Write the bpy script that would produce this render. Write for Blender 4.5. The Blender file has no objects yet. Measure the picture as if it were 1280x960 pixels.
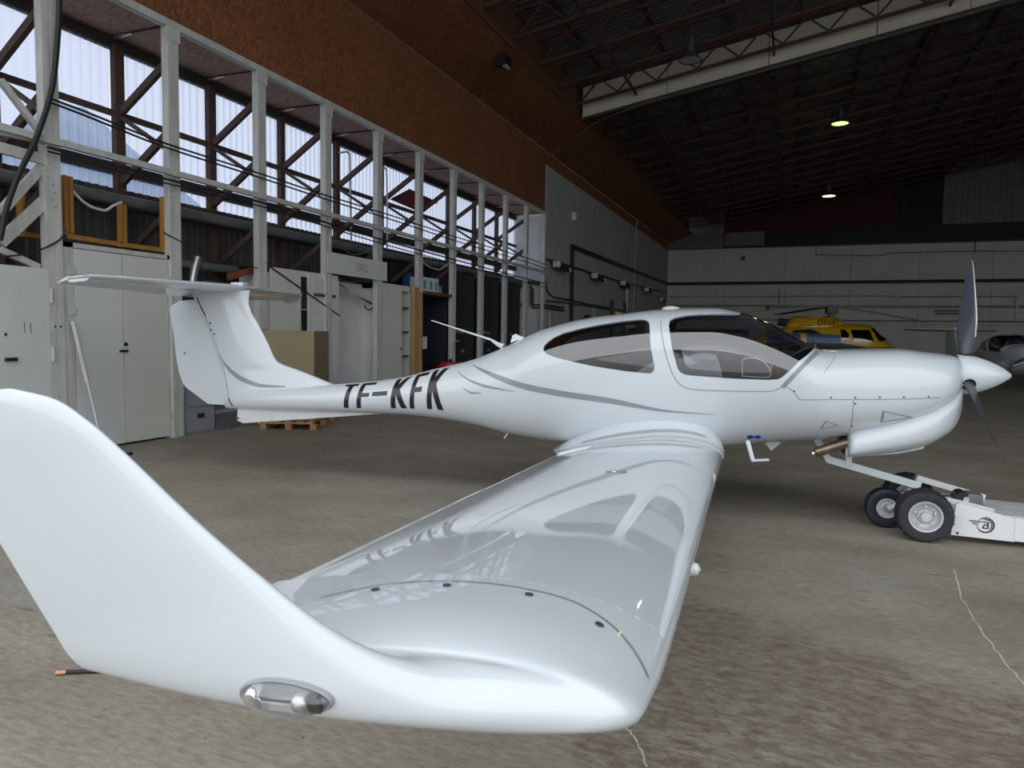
import bpy, bmesh, math, random
from mathutils import Vector, Matrix
from mathutils.bvhtree import BVHTree
random.seed(7)
C = bpy.context.scene.collection
SC = bpy.context.scene
R = math.radians

# ------------------------------------------------------------------ camera, sky, exposure
FOC, YAW, PITCH, ROLL, CAMZ = 905.0, 0.3689, -0.0692, 0.0156, 1.58
CF = Vector((-math.sin(YAW)*math.cos(PITCH), math.cos(YAW)*math.cos(PITCH), math.sin(PITCH)))
_r = Vector((math.cos(YAW), math.sin(YAW), 0)); _u = _r.cross(CF)
CR = _r*math.cos(ROLL) + _u*math.sin(ROLL); CU = -_r*math.sin(ROLL) + _u*math.cos(ROLL)
CO = Vector((0, 0, CAMZ))
cam_d = bpy.data.cameras.new('camera'); cam = bpy.data.objects.new('camera', cam_d); C.objects.link(cam)
cam_d.sensor_width = 36; cam_d.lens = FOC/1280*36; cam_d.clip_start = 0.05; cam_d.clip_end = 2000
m3 = Matrix((CR, CU, -CF)).transposed(); cam.matrix_world = Matrix.Translation(CO) @ m3.to_4x4()
cam_d.dof.use_dof = True; cam_d.dof.focus_distance = 6.6; cam_d.dof.aperture_fstop = 9.0
SC.camera = cam

w = bpy.data.worlds.new('overcast_sky'); SC.world = w; w.use_nodes = True
bg = w.node_tree.nodes['Background']; bg.inputs[0].default_value = (0.93, 0.965, 1.0, 1); bg.inputs[1].default_value = 1.0
SC.view_settings.view_transform = 'Standard'; SC.view_settings.look = 'None'; SC.view_settings.gamma = 1
SC.view_settings.use_curve_mapping = False
SC.view_settings.exposure = 0.9
SC.cycles.max_bounces = 8; SC.cycles.diffuse_bounces = 4; SC.cycles.glossy_bounces = 4; SC.cycles.transparent_max_bounces = 12
SC.cycles.use_denoising = True; SC.cycles.sample_clamp_indirect = 4

# ------------------------------------------------------------------ helpers
def pix(px, py):
    return CR*((px-640)/FOC) - CU*((py-480)/FOC) + CF
def onplane(px, py, n, d):
    v = pix(px, py); n = Vector(n); return CO + v*((d - CO.dot(n))/v.dot(n))
def atX(px, py, x): return onplane(px, py, (1, 0, 0), x)
def atY(px, py, y): return onplane(px, py, (0, 1, 0), y)
def atZ(px, py, z): return onplane(px, py, (0, 0, 1), z)

def mat(name, col, rough=0.6, metal=0.0, col2=None, scale=6.0, stretch=(1, 1, 1), bump=0.0, coat=0.0, spec=0.5, detail=6, emit=None, lo=0.35, hi=0.65, coord='Object'):
    m = bpy.data.materials.new(name); m.use_nodes = True; nt = m.node_tree; N = nt.nodes; L = nt.links
    b = N['Principled BSDF']; b.inputs['Base Color'].default_value = (*col, 1); b.inputs['Roughness'].default_value = rough
    b.inputs['Metallic'].default_value = metal; b.inputs['Coat Weight'].default_value = coat; b.inputs['Coat Roughness'].default_value = 0.03
    b.inputs['Specular IOR Level'].default_value = spec
    if emit:
        b.inputs['Emission Color'].default_value = (*emit[0], 1); b.inputs['Emission Strength'].default_value = emit[1]
    if col2 or bump:
        tc = N.new('ShaderNodeTexCoord'); mp = N.new('ShaderNodeMapping'); mp.inputs['Scale'].default_value = stretch
        nz = N.new('ShaderNodeTexNoise'); nz.inputs['Scale'].default_value = scale; nz.inputs['Detail'].default_value = detail; nz.inputs['Roughness'].default_value = 0.62
        L.new(tc.outputs[coord], mp.inputs[0]); L.new(mp.outputs[0], nz.inputs['Vector'])
        if col2:
            cr = N.new('ShaderNodeValToRGB'); cr.color_ramp.elements[0].position = lo; cr.color_ramp.elements[1].position = hi
            cr.color_ramp.elements[0].color = (*col, 1); cr.color_ramp.elements[1].color = (*col2, 1)
            L.new(nz.outputs['Fac'], cr.inputs[0]); L.new(cr.outputs[0], b.inputs['Base Color'])
        if bump:
            bp = N.new('ShaderNodeBump'); bp.inputs['Strength'].default_value = bump; bp.inputs['Distance'].default_value = 0.02
            L.new(nz.outputs['Fac'], bp.inputs['Height']); L.new(bp.outputs[0], b.inputs['Normal'])
    return m

def glass(name, tint, refl=0.06, rough=0.0):
    m = bpy.data.materials.new(name); m.use_nodes = True; nt = m.node_tree; N = nt.nodes; L = nt.links
    N.remove(N['Principled BSDF']); out = N['Material Output']
    t = N.new('ShaderNodeBsdfTransparent'); t.inputs[0].default_value = (*tint, 1)
    g = N.new('ShaderNodeBsdfGlossy'); g.inputs['Roughness'].default_value = rough; g.inputs[0].default_value = (1, 1, 1, 1)
    lw = N.new('ShaderNodeLayerWeight'); lw.inputs[0].default_value = 0.5
    p = N.new('ShaderNodeMath'); p.operation = 'POWER'; p.inputs[1].default_value = 4.0
    ml = N.new('ShaderNodeMath'); ml.operation = 'MULTIPLY_ADD'; ml.inputs[1].default_value = 1-refl; ml.inputs[2].default_value = refl
    mx = N.new('ShaderNodeMixShader')
    L.new(lw.outputs['Facing'], p.inputs[0]); L.new(p.outputs[0], ml.inputs[0]); L.new(ml.outputs[0], mx.inputs[0])
    L.new(t.outputs[0], mx.inputs[1]); L.new(g.outputs[0], mx.inputs[2]); L.new(mx.outputs[0], out.inputs[0])
    return m

def props(o, label=None, cat=None, group=None, kind=None):
    if label: o['label'] = label
    if cat: o['category'] = cat
    if group: o['group'] = group
    if kind: o['kind'] = kind
    return o

class MB:
    """collects boxes, bars, tubes and lofts; build() links them as ONE mesh object"""
    def __init__(s): s.v = []; s.f = []
    def add(s, vs, fs):
        o = len(s.v); s.v += [tuple(x) for x in vs]; s.f += [tuple(i+o for i in f) for f in fs]; return s
    def box(s, x0, x1, y0, y1, z0, z1):
        return s.add([(x0,y0,z0),(x1,y0,z0),(x1,y1,z0),(x0,y1,z0),(x0,y0,z1),(x1,y0,z1),(x1,y1,z1),(x0,y1,z1)],
                     [(0,3,2,1),(4,5,6,7),(0,1,5,4),(1,2,6,5),(2,3,7,6),(3,0,4,7)])
    def bar(s, p, q, wd, ht, up=(0, 0, 1)):
        p = Vector(p); q = Vector(q); d = (q-p).normalized(); up = Vector(up)
        if abs(d.dot(up)) > 0.99: up = Vector((1, 0, 0))
        a = d.cross(up).normalized(); b = a.cross(d); a = a*wd/2; b = b*ht/2
        return s.add([p-a-b, p+a-b, p+a+b, p-a+b, q-a-b, q+a-b, q+a+b, q-a+b],
                     [(0,1,2,3),(7,6,5,4),(0,4,5,1),(1,5,6,2),(2,6,7,3),(3,7,4,0)])
    def tube(s, pts, r, n=8, caps=True):
        pts = [Vector(p) for p in pts]; rs = r if isinstance(r, (list, tuple)) else [r]*len(pts); rings = []
        up = None
        for i, p in enumerate(pts):
            d = (pts[min(i+1, len(pts)-1)] - pts[max(i-1, 0)]).normalized()
            if up is None:
                up = Vector((0, 0, 1)) if abs(d.z) < 0.9 else Vector((1, 0, 0))
            a = d.cross(up).normalized(); b = a.cross(d).normalized(); up = b
            rings.append([p + (a*math.cos(t)+b*math.sin(t))*rs[i] for t in [2*math.pi*k/n for k in range(n)]])
        return s.loft(rings, caps)
    def loft(s, rings, caps=True, closed=True):
        n = len(rings[0]); vs = [p for r in rings for p in r]; fs = []
        m = n if closed else n-1
        for i in range(len(rings)-1):
            for k in range(m):
                k2 = (k+1) % n
                fs.append((i*n+k, i*n+k2, (i+1)*n+k2, (i+1)*n+k))
        if caps and closed:
            fs.append(tuple(range(n-1, -1, -1))); fs.append(tuple((len(rings)-1)*n+k for k in range(n)))
        return s.add(vs, fs)
    def lathe(s, prof, axis='Z', n=24, c=(0, 0, 0), caps=True):
        rings = []
        c = Vector(c)
        for r, h in prof:
            ring = []
            for k in range(n):
                t = 2*math.pi*k/n; x, y = r*math.cos(t), r*math.sin(t)
                v = {'Z': (x, y, h), 'X': (h, x, y), 'Y': (y, h, x)}[axis]
                ring.append(c+Vector(v))
            rings.append(ring)
        return s.loft(rings, caps)
    def prism(s, poly, y0, y1, axis='Y'):
        """poly of (u, v); axis Y: (u, y, v); X: (x, u, v); Z: (u, v, z)"""
        f = {'Y': lambda u, v, t: (u, t, v), 'X': lambda u, v, t: (t, u, v), 'Z': lambda u, v, t: (u, v, t)}[axis]
        return s.loft([[f(u, v, y0) for u, v in poly], [f(u, v, y1) for u, v in poly]], True)
    def build(s, name, m, parent=None, smooth=False, bevel=0, mats=None, angle=40):
        me = bpy.data.meshes.new(name); me.from_pydata(s.v, [], s.f); me.update()
        bm = bmesh.new(); bm.from_mesh(me); bmesh.ops.recalc_face_normals(bm, faces=bm.faces[:])
        if bevel: bmesh.ops.bevel(bm, geom=[e for e in bm.edges if e.calc_face_angle(0) > 0.6], offset=bevel, segments=2, affect='EDGES', profile=0.6)
        bm.to_mesh(me); bm.free()
        o = bpy.data.objects.new(name, me); C.objects.link(o); me.materials.append(m)
        if smooth:
            for p in me.polygons: p.use_smooth = True
            me.set_sharp_from_angle(angle=R(angle))
        if parent: o.parent = parent
        return o

def thing(name, label, cat, loc=(0, 0, 0), rz=0, group=None):
    o = bpy.data.objects.new(name, None); C.objects.link(o); o.location = loc; o.rotation_euler = (0, 0, rz)
    o.empty_display_size = 0.1
    return props(o, label, cat, group)
def copy_tree(o, parent=None):
    c = o.copy(); C.objects.link(c)
    if parent: c.parent = parent
    for ch in list(o.children): copy_tree(ch, c)
    return c
def mesh_copy(o, parent, loc):
    c = o.copy(); C.objects.link(c); c.parent = parent; c.location = loc; return c

# ------------------------------------------------------------------ materials
M = {}
M['white_paint'] = mat('aircraft_white', (0.635, 0.685, 0.725), 0.30, coat=1.0, spec=0.3)
M['white_door'] = mat('door_white', (0.60, 0.63, 0.625), 0.45, col2=(0.66, 0.685, 0.68), scale=1.3, bump=0.05)
M['beige_cast_door'] = mat('door_beige_cast', (0.60, 0.615, 0.57), 0.45, col2=(0.66, 0.67, 0.62), scale=1.3, bump=0.05)  # on the double door this beige is light put into the colour
M['white_steel'] = mat('painted_post', (0.60, 0.61, 0.59), 0.5, col2=(0.47, 0.475, 0.455), scale=9, stretch=(1, 1, 0.2), bump=0.15)
M['white_wall'] = mat('whitewashed_wall', (0.66, 0.67, 0.68), 0.8, col2=(0.56, 0.57, 0.58), scale=1.5)
M['grey_wall'] = mat('grey_panel', (0.44, 0.455, 0.47), 0.75, col2=(0.38, 0.395, 0.41), scale=1.2)
M['back_wall'] = mat('pale_block', (0.60, 0.615, 0.56), 0.85, col2=(0.53, 0.545, 0.495), scale=0.8)
M['rust'] = mat('rusty_steel', (0.115, 0.06, 0.045), 0.75, col2=(0.05, 0.037, 0.034), scale=14, bump=0.3)
M['dark_steel'] = mat('dark_steel', (0.035, 0.03, 0.03), 0.7, col2=(0.06, 0.05, 0.045), scale=9)
M['joist'] = mat('red_oxide_steel', (0.10, 0.045, 0.034), 0.7, col2=(0.06, 0.035, 0.03), scale=7)
M['dark_wall'] = mat('dark_sheet', (0.045, 0.045, 0.05), 0.7, col2=(0.085, 0.08, 0.08), scale=2.5, stretch=(1, 4, 0.6))
M['black'] = mat('black_plastic', (0.012, 0.012, 0.013), 0.45)
M['cable'] = mat('black_cable', (0.02, 0.022, 0.025), 0.5)
M['white_cable'] = mat('white_cable', (0.6, 0.6, 0.57), 0.5)
M['navy'] = mat('navy_door', (0.012, 0.014, 0.022), 0.55, col2=(0.02, 0.022, 0.03), scale=2)
M['pipe'] = mat('grey_pipe', (0.16, 0.165, 0.17), 0.45, col2=(0.11, 0.115, 0.12), scale=4)
M['yellow_frame'] = mat('varnished_frame', (0.42, 0.21, 0.05), 0.45, col2=(0.32, 0.15, 0.035), scale=5, stretch=(1, 1, 0.2))
M['timber'] = mat('pine_timber', (0.50, 0.31, 0.15), 0.7, col2=(0.38, 0.22, 0.10), scale=6, stretch=(6, 6, 0.4))
M['pallet'] = mat('pallet_wood', (0.42, 0.24, 0.11), 0.8, col2=(0.30, 0.165, 0.07), scale=5)
M['brown_wood'] = mat('brown_wood', (0.16, 0.07, 0.04), 0.7, col2=(0.10, 0.05, 0.03), scale=6)
M['cardboard'] = mat('cardboard', (0.30, 0.25, 0.155), 0.85, col2=(0.265, 0.22, 0.135), scale=3)
M['filing'] = mat('filing_grey', (0.27, 0.29, 0.32), 0.45)
M['paper'] = mat('paper', (0.62, 0.64, 0.68), 0.8)
M['red'] = mat('red_paint', (0.45, 0.02, 0.03), 0.4)
M['teal'] = mat('teal_print', (0.05, 0.35, 0.38), 0.6)
M['blue_bin'] = mat('blue_plastic', (0.02, 0.07, 0.22), 0.5)
M['olive'] = mat('olive_board', (0.20, 0.19, 0.09), 0.8)
M['chrome'] = mat('chrome', (0.85, 0.86, 0.88), 0.08, metal=1)
M['alu'] = mat('aluminium', (0.62, 0.63, 0.64), 0.35, metal=0.9)
M['hole'] = mat('dark_gap', (0.02, 0.02, 0.022), 0.8)
M['rubber'] = mat('tyre_rubber', (0.016, 0.017, 0.019), 0.7, col2=(0.03, 0.03, 0.03), scale=20)
M['nose_rubber'] = mat('smooth_tyre', (0.012, 0.016, 0.025), 0.4)
M['wheel_white'] = mat('white_hub', (0.55, 0.56, 0.56), 0.4)
M['wheel_grey'] = mat('silver_rim', (0.55, 0.57, 0.60), 0.35, metal=0.3)
M['tug_white'] = mat('tug_white', (0.74, 0.75, 0.76), 0.35)
M['tug_deck'] = mat('checker_deck', (0.48, 0.49, 0.49), 0.5, col2=(0.68, 0.69, 0.69), scale=5, stretch=(1, 6, 1))
M['stripe'] = mat('grey_stripe', (0.27, 0.29, 0.31), 0.3, coat=0.5)
M['matt_black'] = mat('matt_black', (0.01, 0.01, 0.012), 0.9, spec=0.1)
M['pale_crack'] = mat('pale_crack', (0.55, 0.53, 0.49), 0.9)
M['letter'] = mat('black_letter', (0.012, 0.013, 0.016), 0.3, coat=0.4)
M['seam'] = mat('panel_seam', (0.25, 0.26, 0.27), 0.6)
M['screw'] = mat('screw_head', (0.10, 0.10, 0.11), 0.4, metal=0.6)
M['tread'] = mat('walkway_tread', (0.42, 0.43, 0.43), 0.85, col2=(0.36, 0.37, 0.37), scale=60)
M['blade'] = mat('propeller_grey', (0.055, 0.062, 0.085), 0.32, coat=0.2)
M['blade_edge'] = mat('blade_edge_steel', (0.6, 0.6, 0.6), 0.3, metal=0.7)
M['exhaust'] = mat('heat_tinted_steel', (0.36, 0.27, 0.20), 0.35, metal=0.9, col2=(0.22, 0.16, 0.12), scale=12)
M['interior'] = mat('dark_cabin_lining', (0.05, 0.052, 0.058), 0.8)
M['seat'] = mat('seat_leather', (0.045, 0.047, 0.055), 0.6)
M['blue_dot'] = mat('blue_cap', (0.0, 0.09, 0.42), 0.4)
M['canopy'] = glass('canopy_acrylic', (0.60, 0.62, 0.66), 0.16)
M['lens'] = glass('clear_lens', (0.96, 0.97, 0.98), 0.10)
M['heli_yellow'] = mat('yellow_paint', (0.55, 0.32, 0.01), 0.35, coat=0.3)
M['heli_blue'] = mat('blue_paint', (0.005, 0.075, 0.22), 0.35)
M['heli_black'] = mat('dark_blue_paint', (0.012, 0.016, 0.025), 0.35)
M['dark_glass'] = glass('tinted_window', (0.10, 0.11, 0.13), 0.12)
M['lamp_metal'] = mat('lamp_shade', (0.06, 0.065, 0.06), 0.5)
M['lamp_off'] = mat('lamp_reflector', (0.5, 0.52, 0.5), 0.3)
M['lamp_green'] = mat('warming_lamp', (0.3, 0.5, 0.1), 0.4, emit=((0.55, 0.9, 0.12), 2.2))
M['lamp_warm'] = mat('warm_lamp', (0.6, 0.4, 0.2), 0.4, emit=((1.0, 0.62, 0.32), 3.0))
M['cream'] = mat('cream_fascia', (0.62, 0.60, 0.51), 0.8, col2=(0.56, 0.54, 0.46), scale=1.5)
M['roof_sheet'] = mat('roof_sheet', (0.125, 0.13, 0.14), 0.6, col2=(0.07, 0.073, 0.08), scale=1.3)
M['red_sheet'] = mat('red_sheet', (0.055, 0.007, 0.008), 0.7)
M['black_sheet'] = mat('black_sheet', (0.009, 0.010, 0.013), 0.7)
M['pale_sheet'] = mat('pale_sheet', (0.18, 0.18, 0.168), 0.7, col2=(0.13, 0.13, 0.122), scale=1.5)
M['mountain'] = mat('hazed_mountain_slope', (0.27, 0.35, 0.46), 0.95, col2=(0.36, 0.43, 0.53), scale=0.05)  # pale blue air haze put into the slope colour
M['apron'] = mat('apron', (0.22, 0.22, 0.21), 0.9)

def osb_mat(name, a, b, c):
    m = bpy.data.materials.new(name); m.use_nodes = True; nt = m.node_tree; N = nt.nodes; L = nt.links; bs = N['Principled BSDF']
    bs.inputs['Roughness'].default_value = 0.75
    tc = N.new('ShaderNodeTexCoord'); mp = N.new('ShaderNodeMapping'); mp.inputs['Scale'].default_value = (1.0, 3.0, 1.0)
    vo = N.new('ShaderNodeTexVoronoi'); vo.inputs['Scale'].default_value = 16.0
    nz = N.new('ShaderNodeTexNoise'); nz.inputs['Scale'].default_value = 0.9; nz.inputs['Detail'].default_value = 3
    n2 = N.new('ShaderNodeTexNoise'); n2.inputs['Scale'].default_value = 22; n2.inputs['Detail'].default_value = 5
    cr = N.new('ShaderNodeValToRGB'); cr.color_ramp.elements[0].position = 0.25; cr.color_ramp.elements[1].position = 0.75
    cr.color_ramp.elements[0].color = (*a, 1); cr.color_ramp.elements[1].color = (*c, 1); e = cr.color_ramp.elements.new(0.5); e.color = (*b, 1)
    sp = N.new('ShaderNodeSeparateColor'); mixf = N.new('ShaderNodeMath'); mixf.operation = 'MULTIPLY_ADD'; mixf.inputs[1].default_value = 0.45
    ad = N.new('ShaderNodeMath'); ad.operation = 'MULTIPLY'; ad.inputs[1].default_value = 0.32; a2 = N.new('ShaderNodeMath'); a2.operation = 'MULTIPLY_ADD'; a2.inputs[1].default_value = 0.3
    L.new(tc.outputs['Object'], mp.inputs[0]); L.new(mp.outputs[0], vo.inputs['Vector']); L.new(tc.outputs['Object'], nz.inputs['Vector']); L.new(mp.outputs[0], n2.inputs['Vector'])
    L.new(vo.outputs['Color'], sp.inputs[0]); L.new(n2.outputs['Fac'], ad.inputs[0]); L.new(nz.outputs['Fac'], a2.inputs[0]); L.new(ad.outputs[0], a2.inputs[2])
    L.new(sp.outputs[0], mixf.inputs[0]); L.new(a2.outputs[0], mixf.inputs[2]); L.new(mixf.outputs[0], cr.inputs[0]); L.new(cr.outputs[0], bs.inputs['Base Color'])
    return m
M['osb'] = osb_mat('oriented_strand_board', (0.115, 0.041, 0.016), (0.20, 0.074, 0.028), (0.30, 0.122, 0.050))
M['osb_soffit'] = osb_mat('soffit_strand_board', (0.27, 0.155, 0.12), (0.40, 0.25, 0.20), (0.52, 0.35, 0.28))

def floor_mat():
    m = bpy.data.materials.new('worn_concrete'); m.use_nodes = True; nt = m.node_tree; N = nt.nodes; L = nt.links; bs = N['Principled BSDF']
    tc = N.new('ShaderNodeTexCoord')
    def noise(sc, det, st=(1, 1, 1), rot=0, rough=0.6):
        mp = N.new('ShaderNodeMapping'); mp.inputs['Scale'].default_value = st; mp.inputs['Rotation'].default_value = (0, 0, rot)
        n = N.new('ShaderNodeTexNoise'); n.inputs['Scale'].default_value = sc; n.inputs['Detail'].default_value = det; n.inputs['Roughness'].default_value = rough
        L.new(tc.outputs['Object'], mp.inputs[0]); L.new(mp.outputs[0], n.inputs['Vector']); return n.outputs['Fac']
    def ramp(src, p0, c0, p1, c1):
        cr = N.new('ShaderNodeValToRGB'); cr.color_ramp.elements[0].position = p0; cr.color_ramp.elements[1].position = p1
        cr.color_ramp.elements[0].color = (*c0, 1); cr.color_ramp.elements[1].color = (*c1, 1); L.new(src, cr.inputs[0]); return cr.outputs[0]
    def mix(f, a, b, mode='MIX'):
        x = N.new('ShaderNodeMix'); x.data_type = 'RGBA'; x.blend_type = mode
        if isinstance(f, float): x.inputs[0].default_value = f
        else: L.new(f, x.inputs[0])
        L.new(a, x.inputs[6])
        if isinstance(b, tuple): x.inputs[7].default_value = (*b, 1)
        else: L.new(b, x.inputs[7])
        return x.outputs[2]
    K0 = (0, 0, 0); K1 = (1, 1, 1)
    base = ramp(noise(0.9, 8, (1, 1.6, 1), 0.35), 0.3, (0.245, 0.212, 0.17), 0.70, (0.365, 0.332, 0.28))
    base = mix(ramp(noise(0.55, 6), 0.52, K0, 0.68, (0.5, 0.5, 0.5)), base, (0.36, 0.362, 0.345))
    fine = ramp(noise(14, 9, (1, 3.0, 1), 0.2, 0.7), 0.32, (0.66, 0.66, 0.65), 0.62, (1.10, 1.10, 1.10))
    base = mix(1.0, base, fine, 'MULTIPLY')
    # brown worn patch near the wing tip, its edge running across the hall
    sx = N.new('ShaderNodeSeparateXYZ'); L.new(tc.outputs['Object'], sx.inputs[0])
    e1 = N.new('ShaderNodeMath'); e1.operation = 'MULTIPLY_ADD'; e1.inputs[1].default_value = -0.42; L.new(sx.outputs[0], e1.inputs[0]); e1.inputs[2].default_value = 4.12
    d1 = N.new('ShaderNodeMath'); d1.operation = 'SUBTRACT'; L.new(e1.outputs[0], d1.inputs[0]); L.new(sx.outputs[1], d1.inputs[1])     # >0 on the near side
    x1 = N.new('ShaderNodeMath'); x1.operation = 'ADD'; L.new(sx.outputs[0], x1.inputs[0]); x1.inputs[1].default_value = 0.75
    mn = N.new('ShaderNodeMath'); mn.operation = 'MINIMUM'; L.new(d1.outputs[0], mn.inputs[0]); L.new(x1.outputs[0], mn.inputs[1])
    wob = N.new('ShaderNodeMath'); wob.operation = 'MULTIPLY_ADD'; L.new(noise(2.2, 7), wob.inputs[0]); wob.inputs[1].default_value = 1.1; wob.inputs[2].default_value = -0.5
    sm = N.new('ShaderNodeMath'); sm.operation = 'ADD'; L.new(mn.outputs[0], sm.inputs[0]); L.new(wob.outputs[0], sm.inputs[1])
    edge = ramp(sm.outputs[0], 0.0, K0, 0.14, K1)
    patch = ramp(noise(9, 12, (1, 2.0, 1), 0.5, 0.80), 0.40, K1, 0.57, (0.02, 0.02, 0.02))
    pm = N.new('ShaderNodeMath'); pm.operation = 'MULTIPLY'; L.new(edge, pm.inputs[0]); L.new(patch, pm.inputs[1])
    base = mix(pm.outputs[0], base, (0.15, 0.112, 0.08))
    # scrapes and oil marks
    sc_ = ramp(noise(3.2, 5, (1, 5.5, 1), 0.15, 0.5), 0.63, K0, 0.69, (0.75, 0.75, 0.75))
    base = mix(sc_, base, (0.16, 0.145, 0.125))
    sp_ = ramp(noise(26, 3), 0.70, K0, 0.74, (0.7, 0.7, 0.7)); base = mix(sp_, base, (0.07, 0.065, 0.06))
    L.new(base, bs.inputs['Base Color'])
    bs.inputs['Roughness'].default_value = 0.62; bs.inputs['Specular IOR Level'].default_value = 0.35
    bp = N.new('ShaderNodeBump'); bp.inputs['Strength'].default_value = 0.25; bp.inputs['Distance'].default_value = 0.01
    L.new(noise(18, 8), bp.inputs['Height']); L.new(bp.outputs[0], bs.inputs['Normal'])
    return m
M['floor'] = floor_mat()

def poly_sheet():
    """ribbed translucent glazing sheet: mostly see-through, milky, a little glossy"""
    m = bpy.data.materials.new('translucent_sheet'); m.use_nodes = True; nt = m.node_tree; N = nt.nodes; L = nt.links
    N.remove(N['Principled BSDF']); out = N['Material Output']
    t = N.new('ShaderNodeBsdfTransparent'); t.inputs[0].default_value = (0.45, 0.485, 0.58, 1)
    d = N.new('ShaderNodeBsdfTranslucent'); d.inputs[0].default_value = (0.47, 0.51, 0.62, 1)
    mx = N.new('ShaderNodeMixShader')
    lw = N.new('ShaderNodeLayerWeight'); lw.inputs[0].default_value = 0.35
    ml = N.new('ShaderNodeMath'); ml.operation = 'MULTIPLY_ADD'; ml.inputs[1].default_value = 0.9; ml.inputs[2].default_value = 0.18; ml.use_clamp = True
    L.new(lw.outputs['Facing'], ml.inputs[0]); L.new(ml.outputs[0], mx.inputs[0]); L.new(t.outputs[0], mx.inputs[1]); L.new(d.outputs[0], mx.inputs[2])
    L.new(mx.outputs[0], out.inputs[0]); return m
M['sheet'] = poly_sheet()
# ------------------------------------------------------------------ the hall
XP, XW, XG = -8.384, -9.55, -8.384          # post line, window line, grey wall line
Y0, SP = 4.381, 1.838                      # first post, spacing
YB, YE, YF = 51.5, 24.72, 2.5             # back wall, end of the window bays, door front
XR, XRIDGE = 30.0, 12.0
ZF = 8.04                                  # fold between the upright and the sloping strand boards
EDGE = (-6.74, 8.62)                       # upper edge of the sloping strand board
def chord_z(x): return 8.62 + 0.175*((x if x < XRIDGE else 2*XRIDGE-x) - EDGE[0])
def yk(k): return Y0 + SP*k

def struct(mb, name, m, **k): return props(mb.build(name, m, **k), kind='structure')
struct(MB().box(-9.75, XR, -60, YB+0.3, -0.3, 0), 'floor', M['floor'])
struct(MB().box(-160, -9.75, -80, 160, -0.6, -0.25).box(-9.75, 160, -160, -60, -0.6, -0.25).box(XR, 160, -60, 160, -0.6, -0.25), 'ground', M['apron'])

# roof: ribbed sheets on both slopes
def ribbed(p00, du, dv, n, depth, nrm, mb, thick=0.0):
    """a sheet ribbed along dv: n ribs counted along du"""
    p00 = Vector(p00); du = Vector(du); dv = Vector(dv); nrm = Vector(nrm); prof = []
    for i in range(n):
        for t, h in ((0, 0), (0.45, 0), (0.55, 1), (0.9, 1)):
            prof.append((i+t, h))
    prof.append((n, 0)); vs = []; fs = []
    for u, h in prof:
        a = p00 + du*(u/n) + nrm*(h*depth); vs += [a, a+dv]
    for i in range(len(prof)-1): fs.append((2*i, 2*i+2, 2*i+3, 2*i+1))
    mb.add(vs, fs); return mb
RZ = 1.05
rb = MB()
for xa, xb in ((-10.2, XRIDGE), (XRIDGE, XR+0.3)):
    za, zb = chord_z(xa)+RZ, chord_z(xb)+RZ
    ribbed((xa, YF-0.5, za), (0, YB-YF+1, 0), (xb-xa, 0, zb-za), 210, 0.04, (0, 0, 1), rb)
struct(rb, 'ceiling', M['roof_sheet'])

# sloping strand boards between the post heads and the roof
def slope_pt(t, y): return Vector((XP + (EDGE[0]-XP)*t, y, ZF + (EDGE[1]-ZF)*t))
SB = 1.084
def bz(z): return 1.58 + (z-1.58)*SB
ob = bpy.data.objects.new('wall_left_upper', None); C.objects.link(ob); props(ob, kind='structure')
nrm = Vector((-(EDGE[1]-ZF), 0, EDGE[0]-XP)).normalized()
ys = [YF + i*2.44 for i in range(21)]
ys[-1] = YB
for i in range(len(ys)-1):
    for j, (t0, t1) in enumerate(((0, 0.68), (0.68, 1.0))):
        a, b = ys[i]+0.004, ys[i+1]-0.004
        q = [slope_pt(t0+0.001, a), slope_pt(t0+0.001, b), slope_pt(t1-0.001, b), slope_pt(t1-0.001, a)]
        off = nrm*(0.018 + random.uniform(0, 0.004))
        MB().loft([q, [p+off for p in q]]).build('board', M['osb'], ob)
    for z0, z1 in ((5.90, 6.66), (6.665, ZF-.012)):
        if ys[i] > YE: z0 = max(z0, 7.45)
        if z0 < z1: MB().box(XP-.04, XP-.02-random.uniform(0, .004), ys[i]+.004, ys[i+1]-.004, z0, z1).build('board', M['osb'], ob)
MB().loft([[slope_pt(0, YF)+nrm*.03, slope_pt(0, YB)+nrm*.03, slope_pt(1, YB)+nrm*.03, slope_pt(1, YF)+nrm*.03], [slope_pt(0, YF)+nrm*.05, slope_pt(0, YB)+nrm*.05, slope_pt(1, YB)+nrm*.05, slope_pt(1, YF)+nrm*.05]]).build('sky_stop_backing', M['black_sheet'], ob)  # added black sheets, stop sky showing through the board joints
MB().box(EDGE[0]-0.03, EDGE[0]+0.01, YF, YB, EDGE[1]-0.02, EDGE[1]+0.03).build('edge_strip', M['brown_wood'], ob)
MB().box(XP-.08, XP-.045, YF, YB, 5.9, ZF).build('sky_stop_backing', M['black_sheet'], ob)
for k in range(0, 25):                       # upright boards between the joist ends
    MB().box(EDGE[0]-0.10, EDGE[0]-0.07, yk(k)+0.02, yk(k+1)-0.02, EDGE[1], EDGE[1]+1.15).build('board', M['brown_wood'], ob)

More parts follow.
